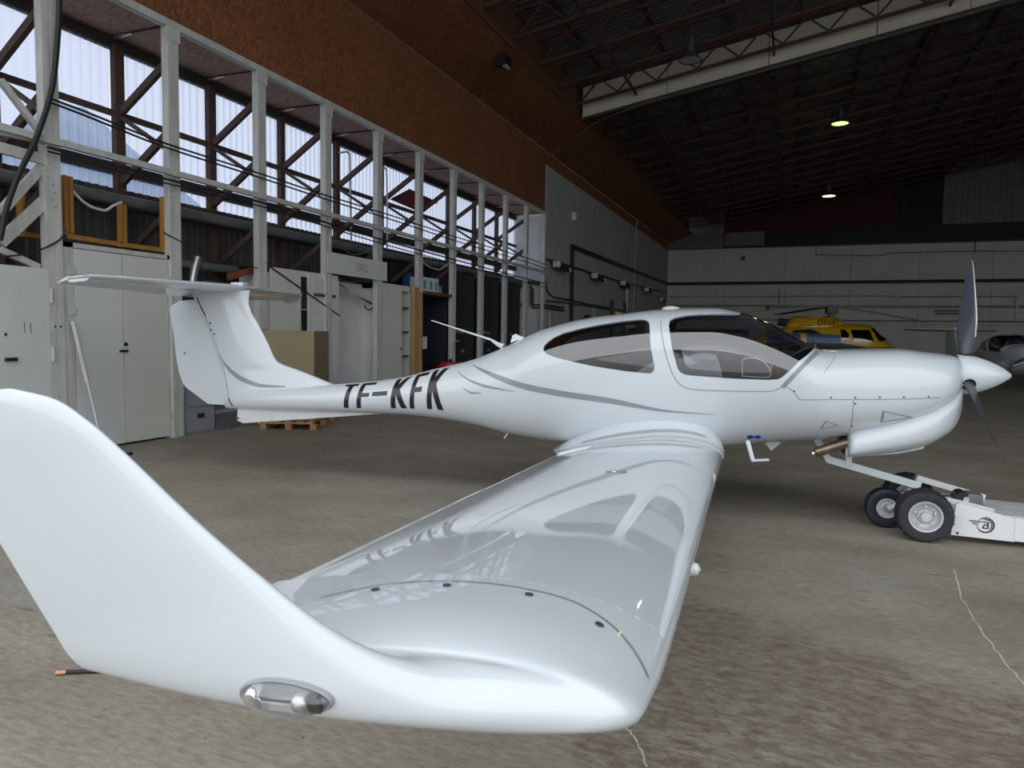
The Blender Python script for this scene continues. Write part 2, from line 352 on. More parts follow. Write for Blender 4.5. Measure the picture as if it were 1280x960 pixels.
# soffit boards over the window bays, header and rails
so = bpy.data.objects.new('ceiling_soffit', None); C.objects.link(so); props(so, kind='structure')
for k in range(-1, 11):
    MB().box(XW-0.15, XP-0.02, yk(k)+0.012, yk(k+1)-0.012, 5.86, 5.88).build('board', M['osb_soffit'], so)
for k in range(0, 12):
    MB().box(XW-0.1, XP, yk(k)-0.012, yk(k)+0.012, 5.835, 5.86).build('batten', M['rust'], so)
    MB().bar((XW+0.1, yk(k), 5.80), (XW+0.42, yk(k)+0.02, 5.85), 0.05, 0.03).build('bracket', M['alu'], so)
struct(MB().box(XP-0.05, XP+0.07, YF, YE, 5.80, 5.90), 'trim_1', M['white_steel'])
struct(MB().box(XP+0.06, XP+0.13, YF, YE+0.02, 3.74, 3.82), 'trim_2', M['white_steel'])
struct(MB().box(XW-0.06, XW+0.06, YF, YE, 5.68, 5.84), 'trim_3', M['dark_steel'])
struct(MB().box(XW+0.02, XW+0.09, YF, YE, 4.70, 4.78), 'trim_4', M['rust'])
struct(MB().box(XW-0.06, XW+0.10, YF, YE, 3.86, 4.02), 'trim_5', M['dark_steel'])
struct(MB().box(XW+0.05, XW+0.12, YF, YE, 3.46, 3.58), 'trim_6', M['rust'])

# glazing bays: upper and lower ribbed panes, low strip light
for k in range(-1, 11):
    wn = bpy.data.objects.new('window_%d' % (k+2), None); C.objects.link(wn); props(wn, kind='structure')
    ya, yb = yk(k), yk(k+1)
    if k == 10: yb = YE-0.02
    for z0, z1, nm in ((4.74, 5.74, 'pane'), (3.98, 4.74, 'pane'), (3.66, 3.90, 'strip_pane')):
        ribbed((XW, ya+0.006, z0), (0, yb-ya-0.012, 0), (0, 0, z1-z0), 12, 0.022, (1, 0, 0), MB()).build(nm, M['sheet'], wn)
# dark sheeting below the windows
wl = MB(); ribbed((XW, YF, 0), (0, YE-YF, 0), (0, 0, 3.66), 150, 0.03, (1, 0, 0), wl)
struct(wl, 'wall_left', M['dark_wall'])
struct(MB().box(XW-0.03, XG, YE, YE+0.12, 0, 5.90), 'wall_left_return', M['white_wall'])

# grey wall panels beyond the bays
gw = bpy.data.objects.new('wall_left_rear', None); C.objects.link(gw); props(gw, kind='structure')
gy = [YE, 26.5, 29.0, 31.9, 35.0, 38.2, 41.4, 44.8, 48.1, YB]
for i in range(len(gy)-1):
    MB().box(XG-0.12, XG-random.uniform(0, .006), gy[i]+0.008, gy[i+1]-0.008, 0.0, 7.56).build('panel', M['grey_wall'], gw)
MB().box(XG-0.3, XG-0.13, YE+.2, YB, 0, 7.8).build('sky_stop_backing', M['black_sheet'], gw)  # added behind the panels to keep daylight out of their gaps

# back wall: pale lower panels, coloured sheeting above
bw = bpy.data.objects.new('wall_back', None); C.objects.link(bw); props(bw, kind='structure')
bx = [XG, -4.55, -0.65, 3.25, 7.15, 11.05, 15, 19, 23, 26.5, XR]
for i in range(len(bx)-1):
    for z0, z1 in ((0, 2.5), (2.5, 5.05), (5.05, 7.6)):
        MB().box(bx[i]+0.008, bx[i+1]-0.008, YB+random.uniform(0, .006), YB+0.2, z0+0.006, z1-0.006).build('panel', M['back_wall'], bw)
def sheet(x0, x1, z0, z1, m, rib=0.30):
    ribbed((x0, YB-0.02, z0), (x1-x0, 0, 0), (0, 0, z1-z0), max(2, int((x1-x0)/rib)), 0.04, (0, -1, 0), MB()).build('sheet', m, bw)
sheet(XG, -4.66, 7.63, 11.2, M['pale_sheet']); sheet(-4.6, -2.06, 7.73, 8.64, M['pale_sheet'], 0.75)
sheet(-4.66, 5.75, 8.67, 13.2, M['red_sheet']); sheet(5.75, 8.24, 8.67, 13.5, M['black_sheet']); sheet(8.24, XR, 8.70, 14, M['pale_sheet'], 0.65)
MB().box(-2.06, XR, YB-0.03, YB+0.1, 7.6, 8.68).build('sheet', M['black_sheet'], bw)
MB().box(-10, XR, YB+0.21, YB+0.3, 0, 15).build('sky_stop_backing', M['black_sheet'], bw)  # added dark sheet, blocks sky between the back panels
MB().box(XG, XR, YB-0.05, YB, 7.56, 7.64).build('ledge', M['brown_wood'], bw)
struct(MB().box(XG, XR, YB-0.10, YB-0.02, 5.13, 5.33), 'trim_7', M['black_sheet'])
struct(MB().box(XR, XR+0.3, YF, YB, 0, 10.5), 'wall_right', M['grey_wall'])
# front wall with the wide open door
DX0, DX1, DZ = -8.2, 29.0, 9.3
struct(MB().box(XW-0.2, DX0, YF-0.3, YF, 0, 12).box(DX1, XR+0.3, YF-0.3, YF, 0, 12), 'wall_front', M['grey_wall'])
# ridges seen through the glazing
mt = MB(); n = 60; prof = []
for i in range(n+1):
    y = -80 + 420*i/n
    h = 24 + 46*math.exp(-((y-165)/42)**2) + 10*math.exp(-((y-290)/30)**2) + 3*math.sin(i*.9+1) + 2*math.sin(i*2.1)
    prof.append((y, max(4, h)))
vs = []; fs = []
for y, h in prof: vs += [(-150, y, -1), (-175, y, h*0.6), (-215, y, h)]
for i in range(n):
    for j in range(2): fs.append((3*i+j, 3*i+3+j, 3*i+4+j, 3*i+1+j))
mt.add(vs, fs); struct(mt, 'mountain', M['mountain'], smooth=True)
# ------------------------------------------------------------------ the white aeroplane
# local axes: x forward from the propeller hub, y to the left wing, z up
HUB = CO + pix(1206, 467)*5.9
PHI = R(21.137-16.4)
plane = thing('light_aircraft', 'large white low-wing propeller aeroplane in the middle, black registration letters on its tail boom', 'aeroplane', (HUB.x, HUB.y, 0), PHI)
HZ = 1.314
# station: x, top, bottom, half width, height of greatest width, exponent above, exponent below
ST = [(-7.10, .940, .718, .050, .83, 2.0, 2.0), (-7.0, .955, .716, .075, .83, 2, 2), (-6.5, .975, .721, .105, .845, 2, 2), (-5.77, 1.029, .735, .145, .88, 2, 2),
      (-5.03, 1.120, .747, .190, .935, 2, 2), (-4.68, 1.211, .733, .225, .985, 2, 2), (-4.26, 1.318, .690, .285, 1.03, 2, 2),
      (-3.85, 1.482, .612, .365, 1.11, 2, 2), (-3.54, 1.625, .575, .435, 1.25, 2, 2), (-3.08, 1.742, .545, .515, 1.36, 2.1, 2),
      (-2.78, 1.781, .540, .55, 1.42, 2.1, 2), (-2.46, 1.820, .545, .575, 1.46, 2.1, 2), (-2.0, 1.836, .585, .585, 1.47, 2.1, 2),
      (-1.75, 1.796, .622, .582, 1.44, 2.1, 2), (-1.5, 1.700, .662, .575, 1.36, 2.15, 2), (-1.3, 1.590, .688, .565, 1.28, 2.2, 2.05),
      (-1.159, 1.512, .706, .555, 1.21, 2.3, 2.1), (-1.10, 1.490, .715, .55, 1.20, 2.5, 2.2), (-.94, 1.494, .750, .535, 1.19, 2.7, 2.3),
      (-.73, 1.504, .800, .515, 1.19, 2.8, 2.4), (-.515, 1.509, .860, .485, 1.20, 2.7, 2.6), (-.335, 1.492, .930, .44, 1.22, 2.5, 2.6),
      (-.20, 1.476, 1.00, .38, 1.24, 2.4, 2.4), (-.12, 1.464, 1.06, .31, 1.26, 2.3, 2.2), (-.075, 1.453, 1.11, .235, 1.28, 2.1, 2.1)]
def pchip(xs, ys):
    n = len(xs); h = [xs[i+1]-xs[i] for i in range(n-1)]; d = [(ys[i+1]-ys[i])/h[i] for i in range(n-1)]; m = [0.0]*n
    m[0] = d[0]; m[-1] = d[-1]
    for i in range(1, n-1):
        if d[i-1]*d[i] > 0:
            w1 = 2*h[i]+h[i-1]; w2 = h[i]+2*h[i-1]; m[i] = (w1+w2)/(w1/d[i-1]+w2/d[i])
    def f(x):
        x = min(max(x, xs[0]), xs[-1]); i = 0
        while i < n-2 and x > xs[i+1]: i += 1
        t = (x-xs[i])/h[i]
        return ((1+2*t)*(1-t)**2*ys[i] + t*(1-t)**2*h[i]*m[i] + t*t*(3-2*t)*ys[i+1] + t*t*(t-1)*h[i]*m[i+1])
    return f
_x = [s[0] for s in ST]; SF = [pchip(_x, [s[k] for s in ST]) for k in range(1, 7)]
def station(x): return [f(x) for f in SF]
def half(x, z):
    zt, zb, wd, zc, nu, nl = station(x)
    t = (z-zc)/(zt-zc) if z > zc else (zc-z)/(zc-zb); n = nu if z > zc else nl
    return wd*max(0.0, 1-min(1, t)**n)**(1/n)
def fpt(x, th, off=0.0):
    zt, zb, wd, zc, nu, nl = station(x); c, s = math.cos(th), math.sin(th); n = nu if s > 0 else nl
    h = (zt-zc) if s > 0 else (zc-zb)
    return Vector((x, math.copysign(abs(c)**(2/n), c)*(wd+off), zc + math.copysign(abs(s)**(2/n), s)*(h+off)))
def onside(x, z, off=0.002, side=-1):
    """point on the skin at (x, z) of the side view, lifted off the surface"""
    zt, zb, wd, zc, nu, nl = station(x); e = 0.004
    z = min(max(z, zb+e), zt-e)
    y = half(x, z); dy = (half(x, min(z+e, zt))-half(x, max(z-e, zb)))/(2*e); dx = (half(x+e, z)-half(x-e, z))/(2*e)
    nv = Vector((-dx, 1, -dy)).normalized()
    p = Vector((x, y, z)) + nv*off
    return Vector((p.x, p.y*(1 if side > 0 else -1), p.z))
def pixside(px, py, side=-1):
    """side-view (x, z) of the near skin seen at a picture point"""
    s = 0.3
    fw = Vector((math.cos(PHI), math.sin(PHI), 0)); lf = Vector((-math.sin(PHI), math.cos(PHI), 0)); v = pix(px, py)
    for _ in range(12):
        d = HUB.dot(lf)-s; h = CO + v*((d-CO.dot(lf))/v.dot(lf)); x = (h-HUB).dot(fw); s = 0.5*s + 0.5*half(min(max(x, -7.1), -.08), h.z)
    return x, h.z

def boolean(o, cutter, op):
    md = o.modifiers.new('cut', 'BOOLEAN'); md.object = cutter; md.operation = op; md.solver = 'EXACT'
    dg = bpy.context.evaluated_depsgraph_get(); dg.update()
    me = bpy.data.meshes.new_from_object(o.evaluated_get(dg)); o.modifiers.remove(md); o.data = me
def drop(o):
    me = o.data; bpy.data.objects.remove(o); 
def keep_skin(o, inset=0.0):
    bm = bmesh.new(); bm.from_mesh(o.data); kill = []
    for f in bm.faces:
        c = f.calc_center_median()
        if -7.05 < c.x < -.09:
            zt, zb, wd, zc, nu, nl = station(c.x)
            on = zb-.02 < c.z < zt+.02 and abs(abs(c.y)-half(c.x, min(max(c.z, zb), zt))) < 0.012 or c.z > zt-0.006 or c.z < zb+0.006
            if not on: kill.append(f)
    bmesh.ops.delete(bm, geom=kill, context='FACES'); bm.to_mesh(o.data); bm.free()
    for p in o.data.polygons: p.use_smooth = True

def fuselage_solid():
    xs = [-7.10 + i*0.06 for i in range(100)]; xs = [x for x in xs if x < -3.9] + [-3.9 + i*0.035 for i in range(71)] ; xs = [x for x in xs if x < -1.44] + [-1.44+i*0.02 for i in range(69)]
    xs = sorted(set(round(x, 4) for x in xs if x <= -0.0751)) + [-0.075]
    return MB().loft([[fpt(x, 2*math.pi*k/72) for k in range(72)] for x in xs])

REAR_PX = [(679, 437.5), (680, 432.5), (684, 428), (692, 422), (705, 416), (722, 411.5), (740, 407.5), (760, 404), (780, 401), (798, 399.4), (806, 399.6), (810.5, 402), (812, 407), (812.5, 420), (813.5, 435), (816, 448), (818.2, 458), (817, 464), (812.5, 467), (800, 466), (780, 463.8), (760, 460.8), (740, 457.5), (715, 452), (695, 447), (683, 442.5)]
FRONT_PX = [(836, 406), (837.5, 400.5), (844, 397), (860, 394), (875, 393), (890, 392.6), (910, 392.8), (924, 393.2)]
FRONT_PX2 = [(1000, 450.5), (993, 457.5), (986, 464.3), (978, 471.5), (972, 474.3), (962, 475), (940, 474.4), (915, 473.3), (890, 471.6), (865, 469.6), (856, 468.4), (850.5, 465.5), (847, 461), (840, 435)]
rear_poly = [pixside(*p) for p in REAR_PX]
front_poly = [pixside(*p) for p in FRONT_PX] + [(-1.742, 1.80), (-1.742, 2.3), (-0.9, 2.3), (-0.9, 1.70), (-1.128, 1.535), (-1.158, 1.513)] + [pixside(*p) for p in FRONT_PX2]
def cutter(poly):
    o = MB().prism(poly, -1.2, 1.2, 'Y').build('cutter', M['hole']); return o
cr_, cf_ = cutter(rear_poly), cutter(front_poly)
fus = fuselage_solid().build('fuselage', M['white_paint'])
gl_r = fuselage_solid().build('rear_window_glass', M['canopy']); boolean(gl_r, cr_, 'INTERSECT'); keep_skin(gl_r)
gl_f = fuselage_solid().build('canopy_glass', M['canopy']); boolean(gl_f, cf_, 'INTERSECT'); keep_skin(gl_f)
gl_l = gl_r.copy(); gl_l.data = gl_r.data.copy(); C.objects.link(gl_l)
for o, sg in ((gl_r, -1), (gl_l, 1)):
    bm = bmesh.new(); bm.from_mesh(o.data); bmesh.ops.delete(bm, geom=[f for f in bm.faces if f.calc_center_median().y*sg < 0.02], context='FACES'); bm.to_mesh(o.data); bm.free()
boolean(fus, cr_, 'DIFFERENCE'); boolean(fus, cf_, 'DIFFERENCE'); keep_skin(fus)
drop(cr_); drop(cf_)
for o in (gl_r, gl_l, gl_f, fus): o.data.materials.clear()
fus.data.materials.append(M['white_paint']); fus.data.materials.append(M['interior'])
gl_r.data.materials.append(M['canopy']); gl_l.data.materials.append(M['canopy']); gl_f.data.materials.append(M['canopy'])
def clean(o):
    bm = bmesh.new(); bm.from_mesh(o.data); bmesh.ops.remove_doubles(bm, verts=bm.verts[:], dist=1e-5); bmesh.ops.recalc_face_normals(bm, faces=bm.faces[:])
    tot = sum(f.normal.dot(Vector((0, f.calc_center_median().y, f.calc_center_median().z-1.15)).normalized())*f.calc_area() for f in bm.faces)
    if tot < 0: bmesh.ops.reverse_faces(bm, faces=bm.faces[:])
    bm.to_mesh(o.data); bm.free()
def skin_value(p):
    zt, zb, wd, zc, nu, nl = station(p[0]); up = p[2] > zc; n = nu if up else nl; h = (zt-zc) if up else (zc-zb)
    return (abs(p[1])/wd)**n + (abs(p[2]-zc)/h)**n
def skin_normals(o, tol=.012):
    """true surface normals on the skin, so cut faces shade smoothly"""
    me = o.data; ns = [None]*len(me.vertices); e = 1e-3
    for v in me.vertices:
        p = v.co
        if not -7.05 < p.x < -.08: continue
        g = Vector([skin_value([p[j]+(e if j == i else 0) for j in range(3)])-skin_value([p[j]-(e if j == i else 0) for j in range(3)]) for i in range(3)])
        if abs(skin_value(p)-1) < .02 and g.length > 0: ns[v.index] = g.normalized()
    ln = []
    for f in me.polygons:
        for li in f.loop_indices:
            n = ns[me.loops[li].vertex_index]; ok = n is not None and f.normal.dot(n) > .7
            ln.append(n if ok else Vector((0, 0, 0)))
    for p in me.polygons: p.use_smooth = True
    me.normals_split_custom_set(ln)
for o in (gl_r, gl_l, gl_f, fus): clean(o)
sd = fus.modifiers.new('skin', 'SOLIDIFY'); sd.thickness = 0.014; sd.offset = -1; sd.material_offset = 1; sd.material_offset_rim = 0
dg = bpy.context.evaluated_depsgraph_get(); dg.update(); me_ = bpy.data.meshes.new_from_object(fus.evaluated_get(dg)); fus.modifiers.clear(); fus.data = me_
for p in fus.data.polygons: p.use_smooth = True
fus.data.set_sharp_from_angle(angle=R(50))
for o in (gl_r, gl_l, gl_f, fus): o.parent = plane; skin_normals(o)
props(gl_f, 'smoke-tinted canopy bubble'); props(gl_r, 'tinted teardrop rear window'); props(gl_l, 'tinted teardrop rear window')

# cabin inside
cb = MB(); cb.box(-3.2, -1.15, -.30, .30, .78, .82); cb.build('cabin_floor', M['interior'], plane)
cb = MB(); cb.prism([(-1.42, .85), (-1.02, .85), (-1.02, 1.42), (-1.22, 1.40), (-1.44, 1.34)], -.34, .34); cb.build('instrument_panel', M['black'], plane, bevel=.02)
for y in (-.26, .26):
    s_ = MB(); s_.prism([(-1.75, .95), (-1.72, 1.06), (-2.15, 1.02), (-2.2, .92)], y-.20, y+.20).prism([(-2.12, .98), (-2.26, 1.0), (-2.50, 1.50), (-2.47, 1.54), (-2.40, 1.53)], y-.19, y+.19).prism([(-2.44, 1.54), (-2.54, 1.53), (-2.56, 1.68), (-2.47, 1.69)], y-.12, y+.12)
    s_.build('seat', M['seat'], plane, bevel=.03, smooth=True)
s_ = MB(); s_.prism([(-2.75, .92), (-2.72, 1.02), (-3.15, 1.0), (-3.2, .9)], -.32, .32).prism([(-3.1, .95), (-3.22, .97), (-3.40, 1.28), (-3.32, 1.30)], -.30, .30); s_.build('rear_bench', M['seat'], plane, bevel=.03, smooth=True)

# skin decals: strips that hug the side
def strip(name, up, lo, m, label=None, n=28, off=0.0022):
    """band between an upper and a lower line of side-view points"""
    def res(pl):
        xs = [p[0] for p in pl]; cum = [0]
        for i in range(1, len(pl)): cum.append(cum[-1]+math.hypot(pl[i][0]-pl[i-1][0], pl[i][1]-pl[i-1][1]))
        fx = pchip(cum, [p[0] for p in pl]); fz = pchip(cum, [p[1] for p in pl])
        return [(fx(cum[-1]*i/n), fz(cum[-1]*i/n)) for i in range(n+1)]
    a, b = res(up), res(lo); vs = []; fs = []; q = 3
    for i in range(n+1):
        for j in range(q+1):
            t = j/q; vs.append(onside(a[i][0]*(1-t)+b[i][0]*t, a[i][1]*(1-t)+b[i][1]*t, off))
    for i in range(n):
        for j in range(q): fs.append((i*(q+1)+j, i*(q+1)+j+1, (i+1)*(q+1)+j+1, (i+1)*(q+1)+j))
    o = MB().add(vs, fs).build(name, m, plane, smooth=True)
    if label: props(o, label)
    return o
P = lambda l: [pixside(*p) for p in l]
strip('stripe', P([(590, 455.2), (615, 465.5), (655, 479), (700, 488), (760, 497), (840, 513.3), (895, 518)]), P([(590, 456), (615, 471.5), (655, 486.5), (700, 495.5), (760, 504), (840, 515.5), (895, 518.4)]), M['stripe'], 'long grey swoosh stripe')
strip('stripe', P([(571.5, 463.5), (585, 473), (605, 480.5), (642, 489)]), P([(572, 464.5), (585, 475.5), (605, 484), (642, 489.6)]), M['stripe'], 'short grey swoosh under the long one')
strip('stripe', P([(579, 484.5), (590, 490), (602, 491)]), P([(579, 485.5), (590, 492.2), (602, 491.8)]), M['stripe'], 'smallest grey swoosh')
def seam(px, wd=0.005, m='seam', name='panel_seam', smooth_line=False):
    pl = P(px); vs = []; fs = []; pts = []
    for i in range(len(pl)-1):
        k = max(1, int(math.hypot(pl[i+1][0]-pl[i][0], pl[i+1][1]-pl[i][1])/0.03))
        for j in range(k): pts.append((pl[i][0]+(pl[i+1][0]-pl[i][0])*j/k, pl[i][1]+(pl[i+1][1]-pl[i][1])*j/k))
    pts.append(pl[-1])
    for i, p in enumerate(pts):
        a = pts[max(i-1, 0)]; b = pts[min(i+1, len(pts)-1)]; d = Vector((b[0]-a[0], b[1]-a[1])).normalized(); nx, nz = -d.y*wd/2, d.x*wd/2
        vs += [onside(p[0]+nx, p[1]+nz, .0018), onside(p[0]-nx, p[1]-nz, .0018)]
    for i in range(len(pts)-1): fs.append((2*i, 2*i+1, 2*i+3, 2*i+2))
    return MB().add(vs, fs).build(name, M[m], plane, smooth=True)
seam([(826, 394), (826, 402), (826.5, 412), (828.5, 425), (831, 438), (835, 452), (840, 466), (845, 475), (850, 480.5), (856, 484.5), (866, 486.8), (890, 488.3), (930, 489.2), (962, 489.2), (970, 487.5), (977, 484)], .006)
seam([(978, 484.5), (985, 477), (994, 467.5), (1004, 457), (1014, 447), (1022, 439.5)], .034, 'stripe', 'canopy_seal')
seam([(983, 483), (992, 489.5), (996, 495), (1000, 499.8), (1040, 499.5), (1066, 499.3), (1120, 499), (1175, 497)], .005)
seam([(1047, 439), (1044, 446), (1038, 455), (1030, 466)], .004)
seam([(1067, 500), (1066, 512), (1065, 528), (1062, 538), (1058, 543)], .005)
for p in ((1038.7, 497), (1069, 497), (1099.7, 496.5), (1129.7, 496.2), (1160.7, 495.8), (1069, 504.5), (1065, 533), (992.7, 489.2)):
    x, z = pixside(*p); a = onside(x, z, -.004); b = onside(x, z, .004); MB().tube([a, b], .007, 8).build('screw', M['screw'], plane)
seam([(928, 470), (927.5, 452), (930, 448.5), (936, 447.5), (946, 448), (955, 452), (961.5, 460), (964, 467), (961, 471.5), (945, 471.3), (928, 470)], .004, 'alu', 'vent_pane_rim')
def naca(name, pts):
    pl = P(pts); c = [sum(p[0] for p in pl)/3, sum(p[1] for p in pl)/3]; f = lambda p, k, o: onside(p[0]*k+c[0]*(1-k), p[1]*k+c[1]*(1-k), o)
    e = [pl[0], pl[1], pl[2], pl[0]]; vs = []; fs = []
    for q0, q1 in zip(e, e[1:]):                      # scoop's edge shade put into a dark outline, short pieces following the skin
        for k in range(8):
            a_ = [(q0[0]+(q1[0]-q0[0])*u, q0[1]+(q1[1]-q0[1])*u) for u in (k/8, (k+1)/8)]; b = len(vs)
            vs += [f(a_[0], 1, .003), f(a_[1], 1, .003), f(a_[1], .80, .003), f(a_[0], .80, .003)]; fs.append((b, b+1, b+2, b+3))
    MB().add(vs, fs).build(name, M['stripe'], plane)
naca('air_inlet', [(1100, 528), (1103, 513), (1142, 521.5)]); naca('air_inlet', [(1025, 536), (1032, 525.5), (1049, 532)])
x, z = pixside(1210, 456.5)
for px in (938, 947):
    x, z = pixside(px, 546); a = onside(x, z, -.002); b = onside(x, z, .005); MB().tube([a, b], .027, 16).build('fuel_drain_cap', M['blue_dot'], plane)

# registration TF-KFK in strokes that hug the boom
def letters():
    S = []
    X = lambda u: -5.587 + (u-427)*.00867
    def q(a, b, c, d): S.append((a, b, c, d))          # four (u, v) corners: top-left, top-right, bottom-right, bottom-left
    q((426.5, 1), (444, 1), (443.6, .87), (426.2, .87)); q((432, .88), (438, .88), (433, 0), (426.8, 0))
    def F(u0, u1, ue, um):
        q((u0+5, 1), (u0+10.5, 1), (u0+5.6, 0), (u0, 0)); q((u0+8, 1), (ue, 1), (ue-.4, .87), (u0+7.4, .87)); q((u0+5.5, .55), (um, .55), (um-.6, .42), (u0+5, .42))
    F(444, 0, 467.5, 462); q((466, .57), (485.5, .57), (485.2, .43), (465.8, .43))
    def K(u0):
        q((u0+4.4, 1), (u0+10.4, 1), (u0+6.2, 0), (u0, 0)); q((u0+16, 1), (u0+23.2, 1), (u0+8, .40), (u0+4, .52)); q((u0+6.5, .56), (u0+11.5, .64), (u0+20.8, 0), (u0+13.5, 0))
    K(489); F(513.5, 0, 534.8, 530.5); K(535.5)
    return S, X
S, X = letters(); fl = MB()
for a, b, c, d in S:
    vs = []; fs = []; nv = 10; nu = 4
    for i in range(nv+1):
        t = i/nv
        for j in range(nu+1):
            r_ = j/nu
            u = (a[0]*(1-t)+d[0]*t)*(1-r_) + (b[0]*(1-t)+c[0]*t)*r_; v = (a[1]*(1-t)+d[1]*t)*(1-r_) + (b[1]*(1-t)+c[1]*t)*r_
            x = X(u); th = R(-36 + 100*v)
            p = fpt(x, th, .003); vs.append((p.x, -p.y, p.z))
    for i in range(nv):
        for j in range(nu): k = i*(nu+1)+j; fs.append((k, k+1, k+nu+2, k+nu+1))
    fl.add(vs, fs)
props(fl.build('registration_lettering', M['letter'], plane, smooth=True), 'black letters TF-KFK')

# lower cowling, spinner, propeller
CW = [(-.885, .845, .600, .40, .70), (-.87, .86, .600, .415, .71), (-.70, .915, .628, .435, .77), (-.476, 1.00, .672, .435, .84), (-.30, 1.075, .726, .405, .91), (-.20, 1.13, .785, .37, .97), (-.127, 1.18, .845, .325, 1.02), (-.085, 1.22, .91, .275, 1.07), (-.06, 1.25, .98, .22, 1.11), (-.05, 1.25, 1.035, .16, 1.14)]
fs_ = [pchip([c[0] for c in CW], [c[k] for c in CW]) for k in range(1, 5)]
rings = []
for i in range(45):
    x = -.885 + .835*i/44; zt, zb, wd, zc = [f(x) for f in fs_]; ring = []
    for k in range(40):
        t = 2*math.pi*k/40; c, s = math.cos(t), math.sin(t); n = 2.7
        h = zt-zc if s > 0 else zc-zb
        ring.append((x, math.copysign(abs(c)**(2/n), c)*wd, zc+math.copysign(abs(s)**(2/n), s)*h))
    rings.append(ring)
MB().loft(rings).build('lower_cowling', M['white_paint'], plane, smooth=True, angle=50)
MB().prism([(-.893, .600), (-.50, .655), (-.32, .705), (-.30, .76), (-.893, .70)], -.22, .22).build('cooling_scoop', M['white_paint'], plane, bevel=.012)
MB().box(-.895, -.88, -.19, .19, .62, .80).build('outlet_opening', M['hole'], plane)
MB().lathe([(0.0, -.07), (.160, -.07), (.163, -.05), (.161, .0), (.150, .07), (.125, .145), (.095, .21), (.060, .27), (.025, .318), (.008, .33), (0, .331)], 'X', 40, (0, 0, HZ-.008)).build('spinner', M['white_paint'], plane, smooth=True)
MB().lathe([(.150, -.09), (.156, -.09), (.156, -.068), (.150, -.068)], 'X', 40, (0, 0, HZ-.008)).build('backplate_gap', M['hole'], plane)
def blade(ang):
    """ang from straight up, towards the right-hand (camera) side"""
    d = Vector((0, -math.sin(ang), math.cos(ang))); t = Vector((0, -math.cos(ang), -math.sin(ang))); ax = Vector((1, 0, 0)); up_ = []
    rings = []
    for r_, ch, th, tw in ((.10, .075, .070, 66), (.16, .085, .062, 60), (.22, .122, .044, 53), (.30, .146, .030, 47), (.42, .160, .020, 41), (.52, .150, .015, 37), (.64, .124, .012, 33), (.76, .092, .009, 30), (.86, .058, .007, 29), (.91, .036, .005, 29), (.925, .012, .003, 29)):
        a = R(tw); cd = ax*math.sin(a) + t*math.cos(a); nd = ax*math.cos(a) - t*math.sin(a); c0 = d*r_ + Vector((-.006, 0, HZ)); ring = []
        for k in range(14):
            q = 2*math.pi*k/14; ring.append(c0 + cd*(math.cos(q)*ch/2) + nd*(math.sin(q)*th/2))
        rings.append(ring)
    b = MB().loft(rings).build('propeller_blade', M['blade'], plane, smooth=True)
    e = MB()
    for i in range(3, 9):
        r0, r1 = rings[i], rings[i+1]
        n0 = (r0[0]-r0[7]).normalized()*.0025; e.add([r0[13]+n0, r0[0]+n0*1.6, r0[1]+n0, r1[13]+n0, r1[0]+n0*1.6, r1[1]+n0], [(0, 1, 4, 3), (1, 2, 5, 4)])
    o = e.build('leading_edge', M['blade_edge'], b)
    MB().tube([d*.115+Vector((-.006, 0, HZ)), d*.166+Vector((-.006, 0, HZ))], .05, 16).build('blade_root', M['black'], plane)
for a in (0, 120, 240): blade(R(a))
sq = MB().add([(.025+u*.03, -.1607+.004*abs(u), HZ+.055+v*.02) for u, v in ((-1, -1), (1, -1), (1, 1), (-1, 1))], [(0, 1, 2, 3)]); 

# exhaust, steps, fin under the belly
ex = MB().tube([(-1.135, -.20, .622), (-1.125, -.20, .626), (-1.11, -.20, .632), (-.86, -.20, .735)], [.022, .034, .042, .042], 16).build('exhaust_pipe', M['exhaust'], plane, smooth=True)
MB().tube([(-1.150, -.20, .616), (-1.132, -.20, .623)], [.024, .024], 14).build('tail_tip', M['chrome'], ex)
st = MB().bar((-1.675, -.40, .72), (-1.630, -.50, .572), .030, .022).bar((-1.640, -.50, .575), (-1.505, -.50, .592), .05, .016)
st.build('boarding_step', M['white_paint'], plane, bevel=.003)
MB().prism([(-1.53, .675), (-1.462, .590), (-1.375, .675)], -.004, .004).build('belly_aerial', M['paper'], plane)
MB().bar((-3.86, -.05, .63), (-3.90, -.05, .57), .012, .012).build('drain_tube', M['white_paint'], plane)
